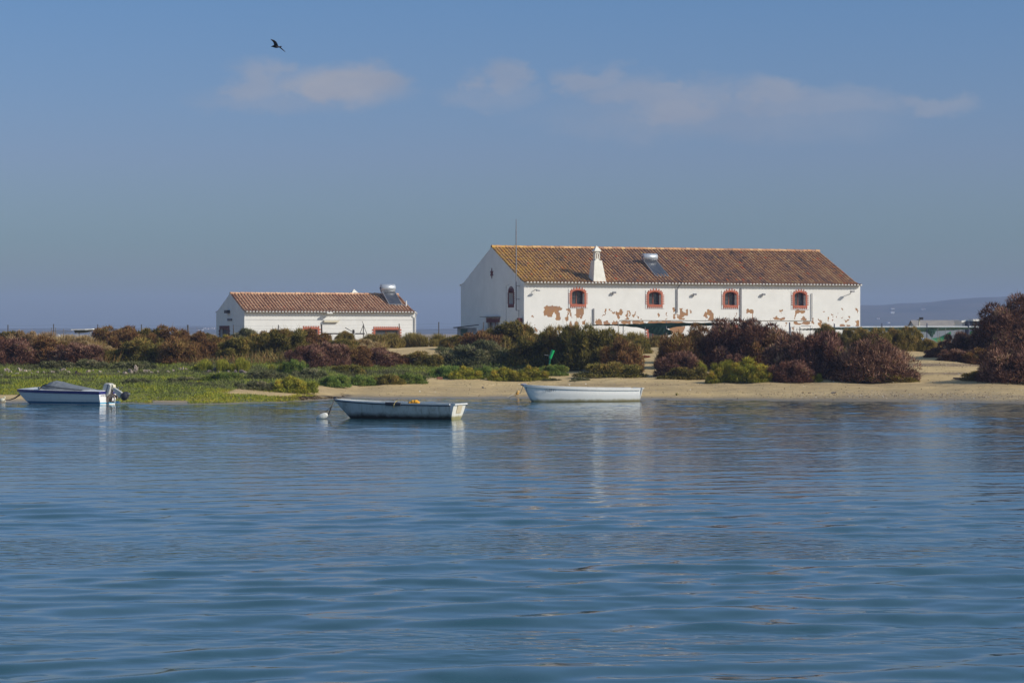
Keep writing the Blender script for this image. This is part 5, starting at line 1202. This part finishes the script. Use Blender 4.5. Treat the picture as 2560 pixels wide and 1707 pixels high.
rock(2086, 984, 15, 5, 'dark flat stone on the pebbly beach below the cone shaped bush', None, mat('wet_dark_stone', (.10, .09, .08), (.18, .15, .12), 5, .7), 'stone', 4, 'stone')
rock(1692, 989, 7, 7, 'small olive weed clump on the bare sand right of the white rowboat', None, mat('weed_clump', (.12, .11, .03), (.18, .15, .05), 20, .9), 'weed_clump', 4, 'weed')
x, y, z = at(1099, 949); bk = MB().box(-.14, .14, -.08, .08, -.02, .10).box(-.15, .15, -.09, .09, .10, .13).build('brick', M_rust if False else mat('weathered_red_brick', (.24, .10, .06), (.17, .08, .05), 9, .9, bump=.5)); bk.location = (x, y, z); bk.rotation_euler = (0, 0, .3); tag(bk, 'weathered red brown brick block on the sand edge by the shrubs', 'brick')
x, y, z = at(2404, 948); pk = MB().box(-.42, .42, -.1, .1, 0, .07).box(-.36, .40, -.28, -.12, -.02, .04).build('plank', mat('dark_plank', (.035, .03, .03), (.07, .055, .045), 7, .9, stretch=(1, 6, 6))); pk.location = (x, y, z + .02); tag(pk, 'dark weathered plank lying on the sand in front of the lower right bush', 'plank')
# green pole
x, y, z = at(1372, 915); y = at(1372, 936)[1]; x = (1372 - 1280) / FPX * y; z = EYE + (HOR - 916) * y / FPX; gp = empty('green_pole', (x, y, z), 0, 'leaning bright green pole stuck in the dark bush behind the white rowboat', 'pole')
sc = y / FPX; MB().tube([(0, 0, -1.0), (0, 0, -.1), (3 * sc, 0, 20 * sc)], .05, 10).build('lower_sleeve', mat('dark_green_sleeve', (.005, .14, .07), (.005, .10, .05), 8, .4), gp)
MB().tube([(3 * sc, 0, 20 * sc + .001), (11 * sc, 0, 41 * sc)], [.08, .095], 12).build('upper_sleeve', M_greenpole, gp)
MB().tube([(2 * sc, 0, 27 * sc), (-11 * sc, -.05, 29 * sc)], .012, 6).build('crossbar', M_galv, gp)
# red succulent mat by the path
for (px, py, w) in [(1612, 893, 20), (1622, 880, 14)]:
    x, y, z = at(px, py); n = 500; r = rng
    b_ = np.stack([r.normal(0, w * y / FPX / 4, n), r.normal(0, .35, n), np.zeros(n)], -1); d_ = unit(np.stack([r.normal(0, .8, n), r.normal(0, .8, n), np.ones(n)], -1))
    o = quads_obj('ice_plant', blades(b_, d_, r.uniform(.05, .13, n), r.uniform(.03, .05, n)), leaf_mat('red_succulent', [(0, (.14, .03, .02)), (1, (.30, .09, .05))], .2), None, r.uniform(0, 1, n)); o.location = (x, y, z)
    tag(o, 'red creeping succulent patch beside the sandy footpath, ' + ('lower larger one' if py > 890 else 'upper smaller one'), 'plant')

# =================================================================== boats
def hull_mat(name, base, stain, line_z, soft, patch=.5, dark=(.03, .03, .02), stripe=None):
    m = bpy.data.materials.new(name); m.use_nodes = True; t = m.node_tree; p = t.nodes['Principled BSDF']; p.inputs['Roughness'].default_value = .42
    tcn = N(t, 'ShaderNodeTexCoord'); o = tcn.outputs['Object']; sp = N(t, 'ShaderNodeSeparateXYZ'); t.links.new(o, sp.inputs[0])
    n = N(t, 'ShaderNodeTexNoise', i_Scale=2.6, i_Detail=7.0, i_Roughness=.7); t.links.new(o, n.inputs[0])
    mp = N(t, 'ShaderNodeMapping'); mp.inputs['Scale'].default_value = (3.5, 3.5, .6); t.links.new(o, mp.inputs[0])
    n2 = N(t, 'ShaderNodeTexNoise', i_Scale=2.0, i_Detail=6.0, i_Roughness=.7); t.links.new(mp.outputs[0], n2.inputs[0])
    f1 = N(t, 'ShaderNodeMapRange', i_1=.48, i_2=.72, i_3=0.0, i_4=patch); t.links.new(n2.outputs[0], f1.inputs[0])
    c1 = N(t, 'ShaderNodeMixRGB'); c1.inputs[1].default_value = (*base, 1); c1.inputs[2].default_value = (*stain, 1); t.links.new(f1.outputs[0], c1.inputs[0])
    zz_ = N(t, 'ShaderNodeMath', operation='MULTIPLY_ADD', i_1=soft * 1.6); t.links.new(n.outputs[0], zz_.inputs[0]); t.links.new(sp.outputs[2], zz_.inputs[2])
    f2 = N(t, 'ShaderNodeMapRange', i_1=line_z + soft * 1.6, i_2=line_z + soft * .5, i_3=0.0, i_4=1.0); t.links.new(zz_.outputs[0], f2.inputs[0])
    c2 = N(t, 'ShaderNodeMixRGB'); t.links.new(f2.outputs[0], c2.inputs[0]); t.links.new(c1.outputs[0], c2.inputs[1]); c2.inputs[2].default_value = (*dark, 1); out = c2.outputs[0]
    if stripe:
        for (z0, z1, cc) in stripe:
            a = N(t, 'ShaderNodeMath', operation='GREATER_THAN', i_1=z0); b = N(t, 'ShaderNodeMath', operation='LESS_THAN', i_1=z1); mm = N(t, 'ShaderNodeMath', operation='MULTIPLY')
            zq = N(t, 'ShaderNodeMath', operation='MULTIPLY_ADD', i_1=.03); t.links.new(n.outputs[0], zq.inputs[0]); t.links.new(sp.outputs[2], zq.inputs[2])
            t.links.new(zq.outputs[0], a.inputs[0]); t.links.new(zq.outputs[0], b.inputs[0]); t.links.new(a.outputs[0], mm.inputs[0]); t.links.new(b.outputs[0], mm.inputs[1])
            c3 = N(t, 'ShaderNodeMixRGB'); t.links.new(mm.outputs[0], c3.inputs[0]); t.links.new(out, c3.inputs[1]); c3.inputs[2].default_value = (*cc, 1); out = c3.outputs[0]
    t.links.new(out, p.inputs['Base Color']); return m
def section(st, a, full=.62):
    """st = (x, half beam, keel z, sheer z); a 0..1 from keel to sheer"""
    x, hb, zk, zs = st; return (x, hb * math.sin(a * math.pi / 2) ** full, zk + (zs - zk) * (1 - math.cos(a * math.pi / 2)) ** .95)
def loft(stations, m, parent, name='hull', na=12, full=.62, strakes=()):
    V_ = []; nS = len(stations)
    for st in stations:
        row = []
        for k in range(na + 1):
            a = k / na; x, y, z = section(st, a, full)
            for (a0, lip) in strakes:
                if a >= a0: y += lip * min(1, st[1] / .4)
            row.append((x, y, z))
        V_ += [(x, -y, z) for (x, y, z) in row[::-1]] + row[1:]
    W_ = 2 * na + 1; F_ = [(i * W_ + k, i * W_ + k + 1, (i + 1) * W_ + k + 1, (i + 1) * W_ + k) for i in range(nS - 1) for k in range(W_ - 1)]
    return mesh_obj(name, V_, F_, m, parent, True), V_, W_
def smoothst(x0, x1, n, fn): return [fn(x0 + (x1 - x0) * (1 - (1 - i / (n - 1)) ** 1.5)) for i in range(n)]
def rowboat(loc, rz, Lb, Lbow, beam, zstern, zbow, stem_run, name, label, mh_, rim_m, rim_h, strakes, sternrake, full):
    e = empty(name, loc, rz, label, 'rowing boat')
    xs_, xb = Lb / 2, -Lb / 2
    def fn(x):
        u = (x - xb) / Lb                                            # 0 bow .. 1 stern
        hb = beam / 2 * (1 - (1 - min(u / .55, 1)) ** 2.1) ** .85 * (1 - .22 * max(0, (u - .55) / .45) ** 1.6)
        zs = zstern + (zbow - zstern) * (1 - u) ** 2.2
        zk = -.16 if x > xb + stem_run else -.16 + (zs + .16) * ((xb + stem_run - x) / stem_run) ** 1.15
        return (x, max(hb, .012), min(zk, zs - .01), zs)
    sts = [fn(xb + Lb * (i / 33) ** 1.0) for i in range(34)]
    hull, V_, W_ = loft(sts, mh_, e, na=14, full=full, strakes=strakes)
    inner = [(x + (.03 if i < 3 else 0), max(hb - .04, .004), zk + .07 if zk + .07 < zs - .03 else zs - .02, zs - .004) for i, (x, hb, zk, zs) in enumerate(sts)]
    inn, _, _ = loft(inner, M_deck, e, 'inner_hull', full=full)
    # transom, leaning aft towards the top
    x, hb, zk, zs = sts[-1]; ring = [section(sts[-1], k / 10, full) for k in range(11)]
    poly = [(-y, z) for (_, y, z) in ring[::-1]] + [(y, z) for (_, y, z) in ring[1:]]
    n = len(poly); vs = [(x - .03 + sternrake * max(0, z) , y, z) for y, z in poly] + [(x + .012 + sternrake * max(0, z), y, z) for y, z in poly]
    tr = MB().add(vs, [tuple(range(n)), tuple(range(2 * n - 1, n - 1, -1))] + [(i, i + n, (i + 1) % n + n, (i + 1) % n) for i in range(n)]).build('transom', hull_mat(name + '_transom', (.74, .72, .64), (.5, .48, .38), .10, .08, .3, (.30, .27, .12)), e)
    g = MB()                                                         # gunwale
    for sg in (-1, 1):
        rows = []
        for (x_, hb_, zk_, zs_) in sts: rows.append([(x_, sg * (hb_ + .045 + sum(l for _, l in strakes)), zs_ - rim_h), (x_, sg * (hb_ + .052 + sum(l for _, l in strakes)), zs_ + .008), (x_, sg * (hb_ - .055 if hb_ > .06 else 0), zs_ + .008), (x_, sg * (hb_ - .055 if hb_ > .06 else 0), zs_ - .03)])
        b = len(g.v); 
        for r_ in rows: g.v += r_
        for i in range(len(rows) - 1):
            for k in range(4): g.f.append((b + i * 4 + k, b + i * 4 + (k + 1) % 4, b + (i + 1) * 4 + (k + 1) % 4, b + (i + 1) * 4 + k))
        g.f.append((b, b + 1, b + 2, b + 3)); q = b + (len(rows) - 1) * 4; g.f.append((q, q + 1, q + 2, q + 3))
    xs2 = x + sternrake * zs; g.box(xs2 - .04, xs2 + .06, -hb - .02, hb + .02, zs - .035, zs + .012)
    g.build('gunwale', rim_m, e)
    for u in (.3, .58, .82):
        st = fn(xb + Lb * u); MB().box(st[0] - .11, st[0] + .11, -st[1] + .045, st[1] - .045, st[3] - .17, st[3] - .14).build('thwart', M_deck, e)
    return e, fn, sts, V_, W_
def text_part(s, size, mt_, parent, loc, rot, name='lettering'):
    cu = bpy.data.curves.new(name, 'FONT'); cu.body = s; cu.size = size; cu.extrude = .002; cu.align_x = 'CENTER'
    o = bpy.data.objects.new(name, cu); col.objects.link(o); dg = bpy.context.evaluated_depsgraph_get(); me = bpy.data.meshes.new_from_object(o.evaluated_get(dg))
    bpy.data.objects.remove(o); me.materials.clear(); me.materials.append(mt_); o = bpy.data.objects.new(name, me); col.objects.link(o); o.parent = parent; o.location = loc; o.rotation_euler = rot; return o

# --- grey rowboat (nearer, weedy)
d1 = EYE * FPX / (1047.5 - HOR); MH1 = hull_mat('weathered_grey_hull', (.50, .51, .49), (.22, .21, .16), .12, .16, .85, (.028, .026, .014))
B1c = Vector(((986 - 1280) / FPX * (d1 + .7), d1 + .72, 0)); rb = R(-21)
b1, fn1, st1, _, _ = rowboat(B1c, rb, 4.92, 0, 1.5, .57, .70, .95, 'rowing_boat', 'weathered grey white rowing boat with dark weedy waterline, moored to an oval float', MH1, M_deck, .035, (), .28, .55)
mk = MB()
for sg in (-1, 1):
    for (p, q) in zip(st1[:-1], st1[1:]):
        mk.add([(p[0], sg * (p[1] + .018), p[3] - .075), (q[0], sg * (q[1] + .018), q[3] - .075), (q[0], sg * (q[1] + .024), q[3] - .037), (p[0], sg * (p[1] + .024), p[3] - .037)], [(0, 1, 2, 3)])
mk.build('rubbing_strip', mat('dark_blue_strip', (.02, .03, .07), (.04, .05, .09), 9, .6), b1)
xT = st1[-1][0]; e_ = MB().prism([(xT + .015 + .28 * .22, .22), (xT + .04 + .28 * .22, .22), (xT + .04 + .28 * .52, .52), (xT + .015 + .28 * .52, .52)], 'y', -.22, .22).build('motor_pad', mat('cream_board', (.58, .50, .35), (.5, .42, .28), 5, .7), b1); e_.rotation_euler = (0, 0, 0)
text_part('Y18PN', .17, M_ink, b1, (-1.62, -.41, .46), (R(90), 0, R(-14)))
Rb = Matrix.Translation(B1c) @ Matrix.Rotation(rb, 4, 'Z')
def B1(v): return Rb @ Vector(v)
def on1(u, dz=0, side=-1): s_ = fn1(-2.46 + 4.92 * u); return (s_[0], side * s_[1], s_[3] + dz)
a = Vector(on1(.50)); b = Vector(on1(.62))
fd = MB().tube([a + Vector((0, -.05, -.03)), (a + b) / 2 + Vector((0, -.065, -.03)), b + Vector((0, -.05, -.03))], [.062, .068, .062], 10).build('fender', M_black); fd.matrix_world = Rb; tag(fd, 'dark blue black foam fender tied over the grey rowboat gunwale', 'fender')
kn = MB().tube([Vector(on1(.575)) + Vector(q) for q in ((.05, .03, .09), (.03, -.06, .05), (.0, -.14, -.05), (-.03, -.10, -.16))], .016, 6).build('lashing', mat('tan_cord', (.45, .38, .18), (.35, .28, .12), 15, .9)); kn.matrix_world = Rb; tag(kn, 'tan cord lashing knotted round the dark fender', 'cord')
for u in (.585, .68):
    MB().tube([Vector(on1(u)) + Vector((0, .03, 0)), Vector(on1(u)) + Vector((0, .03, .16 if u < .6 else .15))], .014, 6).build('rowlock', M_iron, b1)
s_ = Vector(on1(.71)) + Vector((0, .12, .05)); yb_ = MB()
for k, (dx, dz, rx, rz_) in enumerate([(-.13, 0, .09, .05), (-.03, .03, .10, .07), (.07, .04, .10, .07), (.14, .01, .07, .05), (-.2, -.01, .06, .03)]):
    yb_.ball(s_ + Vector((dx, .02 * k, dz - .02)), (rx, .12, rz_), 12, 8)
o = yb_.build('yellow_cloth', M_yellow, None, True); o.matrix_world = Rb; tag(o, 'crumpled bright yellow waterproof heaped on the grey rowboat gunwale', 'waterproof')
# its float and mooring line
d_ = d1 + .2; fl_c = Vector(((805 - 1280) / FPX * d_, d_, .08)); sc = d_ / FPX
fb = MB().tube([Vector(((q - 805) * sc, 0, (1040 - yy) * sc)) for q, yy in ((791, 1047), (795, 1045), (805, 1041), (815, 1037), (819, 1035))], [.03, .085, .115, .10, .04], 14)
fb = fb.build('mooring_float', M_buoy, None, True); fb.location = (fl_c.x, fl_c.y, EYE - (1040 - HOR) * sc + .0); tag(fb, 'oval off white mooring float in the water off the grey rowboat bow', 'float')
bow = B1((-2.46, 0, .70)); q1 = Vector(((822 - 1280) * sc, d_, EYE - (1034 - HOR) * sc)); q2 = Vector(((829 - 1280) * sc, d_, EYE - (1016 - HOR) * sc)); q3 = Vector(((790 - 1280) * sc, d_, EYE - (1046 - HOR) * sc))
ro = MB().tube([bow, (bow + q2) / 2 + Vector((0, 0, -.02)), q2, q1], [.018, .02, .025, .03], 6).tube([q2, (q2 + q3) / 2 + Vector((0, 0, -.03)), q3], .012, 5).ball(q2 + (q1 - q2) * .35, (.028, .025, .05), 8, 6).ball(q1, (.028, .025, .05), 8, 6).build('mooring_rope', M_rope); tag(ro, 'dark mooring rope running from the grey rowboat bow down to its float', 'rope')
MB().ball((-2.41, 0, .73), (.09, .07, .06), 8, 6).tube([(-2.35, -.05, .72), (-2.47, 0, .74), (-2.35, .05, .72)], .02, 6).build('bow_fitting', M_iron, b1)

# --- white rowboat (near the beach)
d2 = EYE * FPX / (1005 - HOR); MH2 = hull_mat('white_gelcoat_hull', (.82, .81, .77), (.62, .62, .60), .07, .12, .35, (.34, .27, .11))
B2c = Vector(((1449 - 1280) / FPX * (d2 + .8), d2 + .82, 0)); rb2 = R(16)
b2, fn2, st2, _, _ = rowboat(B2c, rb2, 5.42, 0, 1.7, .62, .80, .55, 'rowing_boat', 'clean white rowing boat with thick pale rim floating beside the sandy beach', MH2, mat('white_rim', (.80, .79, .75), (.72, .71, .67), 6, .35), .10, ((.50, .014), (.66, .014)), .22, .32)
text_part('2198 FT3', .155, mat('faded_lettering', (.16, .17, .18), (.26, .27, .28), 30, .6), b2, (-1.52, -.63, .50), (R(90), 0, R(-12)))
Rb2 = Matrix.Translation(B2c) @ Matrix.Rotation(rb2, 4, 'Z')
MB().ball((-2.68, 0, .80), (.16, .08, .06), 10, 6).tube([(-2.6, -.09, .82), (-2.58, -.13, .5)], .015, 5).build('bow_fitting', mat('lilac_grey_rope', (.22, .20, .26), (.35, .33, .36), 12, .8), b2)
x, y, z = at(1294, 990); o = MB().ball((0, 0, .16), (.085, .085, .12), 12, 8, Matrix.Rotation(.5, 3, 'Y').to_4x4()).tube([(-.09, 0, .06), (-.13, 0, .02)], [.02, .03], 6).build('yellow_float', mat('faded_yellow_plastic', (.72, .42, .10), (.6, .34, .08), 8, .5), None, True); o.location = (x, y, z); tag(o, 'small yellow float on the wet sand off the white rowboat bow', 'float')
bw = Rb2 @ Vector((-2.7, 0, .74)); e2 = Vector((x, y, z + .22))
o = MB().tube([bw, (bw + e2) / 2 + Vector((0, 0, -.22)), e2, Vector((x - .5, y - .8, z - .05))], .012, 5).build('mooring_rope', mat('pale_cord', (.4, .36, .28), (.3, .27, .2), 12, .9)); tag(o, 'thin pale cord from the white rowboat bow to its yellow float', 'rope')

# --- motorboat
d3 = EYE * FPX / (1011 - HOR); s3 = d3 / FPX; B3c = Vector(((155 - 1280) / FPX * (d3 + .6), d3 + .62, 0)); rb3 = R(-20)
MH3 = hull_mat('motorboat_hull', (.60, .61, .62), (.46, .46, .46), -.01, .05, .35, (.10, .09, .06), stripe=[(.045, .155, (.02, .11, .20))])
e3 = empty('motorboat', B3c, rb3, 'small white motorboat with navy band, grey canvas cover and tilted outboard', 'motorboat')
Lb = 4.55; xb = -Lb / 2
def fn3(x):
    u = (x - xb) / Lb; hb = .82 * (1 - (1 - min(u / .6, 1)) ** 2.0) ** .8 * (1 - .06 * max(0, (u - .6) / .4)); zs = .56 + .06 * (1 - u)
    zk = -.14 if x > xb + 1.0 else -.14 + (zs + .12) * ((xb + 1.0 - x) / 1.0) ** 1.35
    return (x, max(hb, .012), min(zk, zs - .01), zs)
st3 = [fn3(xb + Lb * i / 31) for i in range(32)]
def loft2(stations, prof, m, parent, name, smooth=False):
    V_ = []; 
    for (x, hb, zk, zs) in stations:
        row = [(x, hb * a, zk + (zs - zk) * b) for a, b in prof]; V_ += [(x_, -y_, z_) for x_, y_, z_ in row[::-1]] + row[1:]
    W_ = 2 * len(prof) - 1; return mesh_obj(name, V_, [(i * W_ + k, i * W_ + k + 1, (i + 1) * W_ + k + 1, (i + 1) * W_ + k) for i in range(len(stations) - 1) for k in range(W_ - 1)], m, parent, smooth)
loft2(st3, [(0, 0), (.55, .08), (.86, .20), (.90, .48), (.925, .50), (.985, .86), (1.0, 1.0)], MH3, e3, 'hull')
bd = MB()
for sg in (-1, 1):
    for p, q in zip(st3[:-1], st3[1:]): bd.add([(p[0], sg * (p[1] + .014), p[3] - .09), (q[0], sg * (q[1] + .014), q[3] - .09), (q[0], sg * (q[1] + .02), q[3] + .035), (p[0], sg * (p[1] + .02), p[3] + .035)], [(0, 1, 2, 3)])
xT, hT, kT, zT = st3[-1]; bd.box(xT - .01, xT + .025, -hT - .01, hT + .01, zT - .09, zT + .034)
bd.build('blue_band', mat('navy_band', (.015, .02, .13), (.03, .03, .17), 5, .35), e3)
poly = [(hT * a, kT + (zT - kT) * b) for a, b in [(0, 0), (.55, .08), (.86, .20), (.90, .48), (.925, .50), (.985, .86), (1, 1)]]; poly = [(-y, z) for y, z in poly[::-1]] + poly[1:]
tr = MB().prism(poly, 'x', xT - .03, xT + .012).build('transom', hull_mat('motorboat_transom', (.78, .78, .78), (.7, .7, .7), -.01, .05, .2, (.5, .4, .2), stripe=[(.06, .12, (.08, .35, .55))]), e3)
text_part('N1MCO', .13, M_ink, e3, (xT + .014, -.40, .36), (R(90), 0, R(90)))
dk = MB(); n = len(st3)
for i, (x, hb, zk, zs) in enumerate(st3):
    cr = .10 * min(1, i / 6) * (1 if x < .2 else max(.35, 1 - (x - .2) / 1.2)); dk.v += [(x, -hb, zs + .034), (x, -hb * .6, zs + .034 + cr * .8), (x, 0, zs + .034 + cr), (x, hb * .6, zs + .034 + cr * .8), (x, hb, zs + .034)]
for i in range(n - 1):
    for k in range(4): dk.f.append((i * 5 + k, i * 5 + k + 1, (i + 1) * 5 + k + 1, (i + 1) * 5 + k))
b_ = (n - 1) * 5; dk.f.append((b_, b_ + 1, b_ + 2, b_ + 3, b_ + 4)); dk.build('deck', M_deck, e3)
# canvas cover with peaked ridge
X3 = lambda px: (px - 155) * s3 / math.cos(rb3)
cv = MB(); rows = []
for (px, zr, zsid) in [(95, .70, .62), (108, .80, .64), (120, .90, .66), (132, 1.0, .68), (141, 1.045, .68), (152, 1.01, .68), (170, .92, .66), (190, .85, .65), (212, .78, .64), (229, .70, .63)]:
    x = X3(px); hb = fn3(x)[1] * (.86 if px > 95 else .6); r_ = [(x, -hb, zsid - .02), (x, -hb * .82, zsid + (zr - zsid) * .42), (x, -hb * .45, zr - .03), (x, 0, zr), (x, hb * .45, zr - .03), (x, hb * .82, zsid + (zr - zsid) * .42), (x, hb, zsid - .02)]; rows.append(r_)
for r_ in rows: cv.v += r_
for i in range(len(rows) - 1):
    for k in range(6): cv.f.append((i * 7 + k, i * 7 + k + 1, (i + 1) * 7 + k + 1, (i + 1) * 7 + k))
cv.f.append(tuple(range(7))); b_ = (len(rows) - 1) * 7; cv.f.append(tuple(b_ + k for k in range(7)))
M_canvas = mat('grey_canvas', (.17, .19, .21), (.12, .135, .155), 3, .8, bump=.3)
cvo = cv.build('canvas_cover', M_canvas, e3)
sw = MB()
for sg in (-1, 1): sw.tube([(X3(112), sg * .60, .64), (X3(124), sg * .68, .84), (X3(138), sg * .70, .90)], .02, 6).tube([(X3(124), sg * .69, .83), (X3(190), sg * .735, .70), (X3(229), sg * .70, .645)], .018, 6)
sw.build('seam', M_black, cvo)
MB().box(X3(109), X3(113), -.62, -.52, .62, .78).build('windscreen_post', M_galv, e3)
# outboard, tilted up
om = empty('outboard_motor', (xT + .02, 0, .50)); om.parent = e3
cw = lambda px, py: ((px - 268) * s3, (1011 - py) * s3 - .50)
def quadprism(pts, y0, y1, name, m, parent, bev=.03):
    o = MB().prism([cw(*p) for p in pts], 'y', y0, y1).build(name, m, parent); bm_ = o.modifiers.new('b', 'BEVEL'); bm_.width = bev; bm_.segments = 3; bm_.limit_method = 'ANGLE'; return o
cowl = quadprism([(257, 978), (262, 960), (266, 957), (278, 958), (283, 963), (277, 984), (271, 991), (266, 984)], -.19, .19, 'cowl', mat('beige_cowl', (.62, .60, .55), (.50, .48, .44), 5, .45), om, .05)
MB().prism([cw(*p) for p in [(267, 983), (274, 959), (276.5, 960), (270, 985)]], 'y', -.197, .197).build('cowl_stripe', mat('slate_stripe', (.10, .12, .16), (.14, .15, .18), 5, .5), cowl)
quadprism([(279, 960), (286, 961), (288, 967), (282, 973), (278, 970)], -.12, .12, 'cowl_base', mat('cream_enamel', (.66, .60, .44), (.6, .54, .4), 5, .5), om, .02)
quadprism([(281, 972), (288, 968), (309, 980), (303, 994), (299, 992)], -.07, .07, 'midsection', mat('grey_enamel', (.52, .52, .50), (.44, .44, .42), 5, .5), om, .02)
mb = MB().prism([cw(*p) for p in [(268, 1000), (270, 987), (280, 984), (291, 989), (291, 996), (284, 992), (277, 993), (276, 1004), (270, 1006)]], 'y', -.14, -.10).prism([cw(*p) for p in [(268, 1000), (270, 987), (280, 984), (291, 989), (291, 996), (284, 992), (277, 993), (276, 1004), (270, 1006)]], 'y', .10, .14)
q = lambda px, py, y=0: (cw(px, py)[0], y, cw(px, py)[1])
mb.tube([q(271, 996, -.12), q(276, 990, -.12), q(282, 997, -.12), q(283, 1006, -.12)], .022, 6).tube([q(289, 996, -.1), q(289, 1006, -.1)], .025, 6).tube([q(280, 975), q(279, 990)], .05, 6).tube([q(272, 1001, 0), q(284, 1004, 0)], .04, 6)
mb.build('clamp_bracket', M_rust, om)
pr = MB().ball(q(316, 989), (.17, .16, .21), 12, 8, Matrix.Rotation(.5, 3, 'Y').to_4x4()).ball(q(322, 985), (.12, .10, .12), 10, 6).build('propeller_cover', M_black, om, True)
MB().tube([q(324, 984), q(330, 983.5)], [.05, .03], 8).build('prop_tip', M_galv, om)
MB().box(cw(293, 0)[0], cw(300, 0)[0], -.12, .12, cw(0, 1007)[1], cw(0, 1002)[1]).build('trim_pad', mat('blue_white_pad', (.10, .35, .60), (.55, .62, .65), 3, .5, thr=(.45, .55)), om)
MB().tube([q(299, 974, -.04), q(299, 966, -.04)], .012, 5).tube([q(304, 976, .04), q(305, 967, .04), q(309, 968, .04)], .012, 5).build('cable', M_galv, om)
# its mooring line and float on the left
x, y, z = at(6, 1004); o = MB().ball((0, 0, .05), (.15, .13, .12), 12, 8).tube([(.05, 0, .12), (.12, 0, .22)], [.03, .05], 6).build('mooring_float', mat('cream_float', (.62, .60, .48), (.5, .48, .38), 8, .6), None, True); o.location = (x, y, z); tag(o, 'round cream mooring float at the water edge by the left picture edge', 'float')
bw = (Matrix.Translation(B3c) @ Matrix.Rotation(rb3, 4, 'Z')) @ Vector((xb + .12, 0, .40)); e2 = Vector((x + .1, y, z + .08))
o = MB().tube([bw, bw * .7 + e2 * .3 + Vector((0, 0, -.07)), bw * .35 + e2 * .65 + Vector((0, 0, -.08)), e2], [.035, .03, .02, .018], 6).build('mooring_rope', M_rope); tag(o, 'dark weedy mooring rope from the motorboat bow to the cream float', 'rope')

# =================================================================== bird
bd_ = 80.0; k = .0510 * bd_ / FPX
br = empty('seabird', ((691 - 1280) / FPX * bd_, bd_, EYE + (HOR - 117) / FPX * bd_), 0, 'dark seabird in flight high above the small house with wings swept', 'bird')
mb = MB(); qx = lambda x_: (x_ - 1000) * k; qz = lambda z_: (920 - z_) * k
mb.tube([(qx(735), 0, qz(945)), (qx(790), 0, qz(925)), (qx(840), 0, qz(915)), (qx(890), 0, qz(915)), (qx(980), 0, qz(920)), (qx(1060), 0, qz(930)), (qx(1110), 0, qz(945)), (qx(1180), 0, qz(945))], [.003, .014, .032, .040, .056, .046, .024, .018], 10)
def wing(pts_lead, pts_trail, ys, th=.006):
    n = len(pts_lead); b = len(mb.v)
    for (a, c_, y_) in zip(pts_lead, pts_trail, ys):
        for (p, off) in ((a, th), (c_, th), (c_, -th), (a, -th)): mb.v.append((qx(p[0]) + off * .4, y_ + off * .6, qz(p[1]) + off * .4))
    for i in range(n - 1):
        for j in range(4): mb.f.append((b + i * 4 + j, b + i * 4 + (j + 1) % 4, b + (i + 1) * 4 + (j + 1) % 4, b + (i + 1) * 4 + j))
    mb.f.append((b, b + 1, b + 2, b + 3)); e_ = b + (n - 1) * 4; mb.f.append((e_, e_ + 1, e_ + 2, e_ + 3))
wing([(870, 930), (905, 860), (895, 770), (850, 710), (775, 645)], [(1100, 930), (1075, 820), (1020, 720), (930, 660), (790, 630)], [-.01, -.10, -.19, -.27, -.36])
wing([(1100, 950), (1180, 990), (1280, 1060), (1395, 1140)], [(1180, 925), (1250, 990), (1320, 1050), (1398, 1135)], [.0, .10, .22, .34])
wing([(1110, 935), (1190, 905), (1285, 915)], [(1130, 965), (1200, 975), (1255, 945)], [-.01, -.01, -.01])
mb.build('body', M_bird, br)

# =================================================================== haze
hz = MB().box(-2420, 2420, -62, 4120, -2.8, 62).build('haze', None); tag(hz, kind='stuff'); hz['label'] = 'thin pale blue sea haze'; hz['category'] = 'haze'
mh_ = bpy.data.materials.new('sea_haze'); mh_.use_nodes = True; t = mh_.node_tree; t.nodes.clear()
v = N(t, 'ShaderNodeVolumePrincipled'); v.inputs['Color'].default_value = (.48, .62, 1.0, 1); v.inputs['Density'].default_value = .00022; v.inputs['Anisotropy'].default_value = 0.0
o = N(t, 'ShaderNodeOutputMaterial'); t.links.new(v.outputs[0], o.inputs['Volume']); hz.data.materials.append(mh_)
mh_.cycles.homogeneous_volume = True if hasattr(mh_, 'cycles') and hasattr(mh_.cycles, 'homogeneous_volume') else None
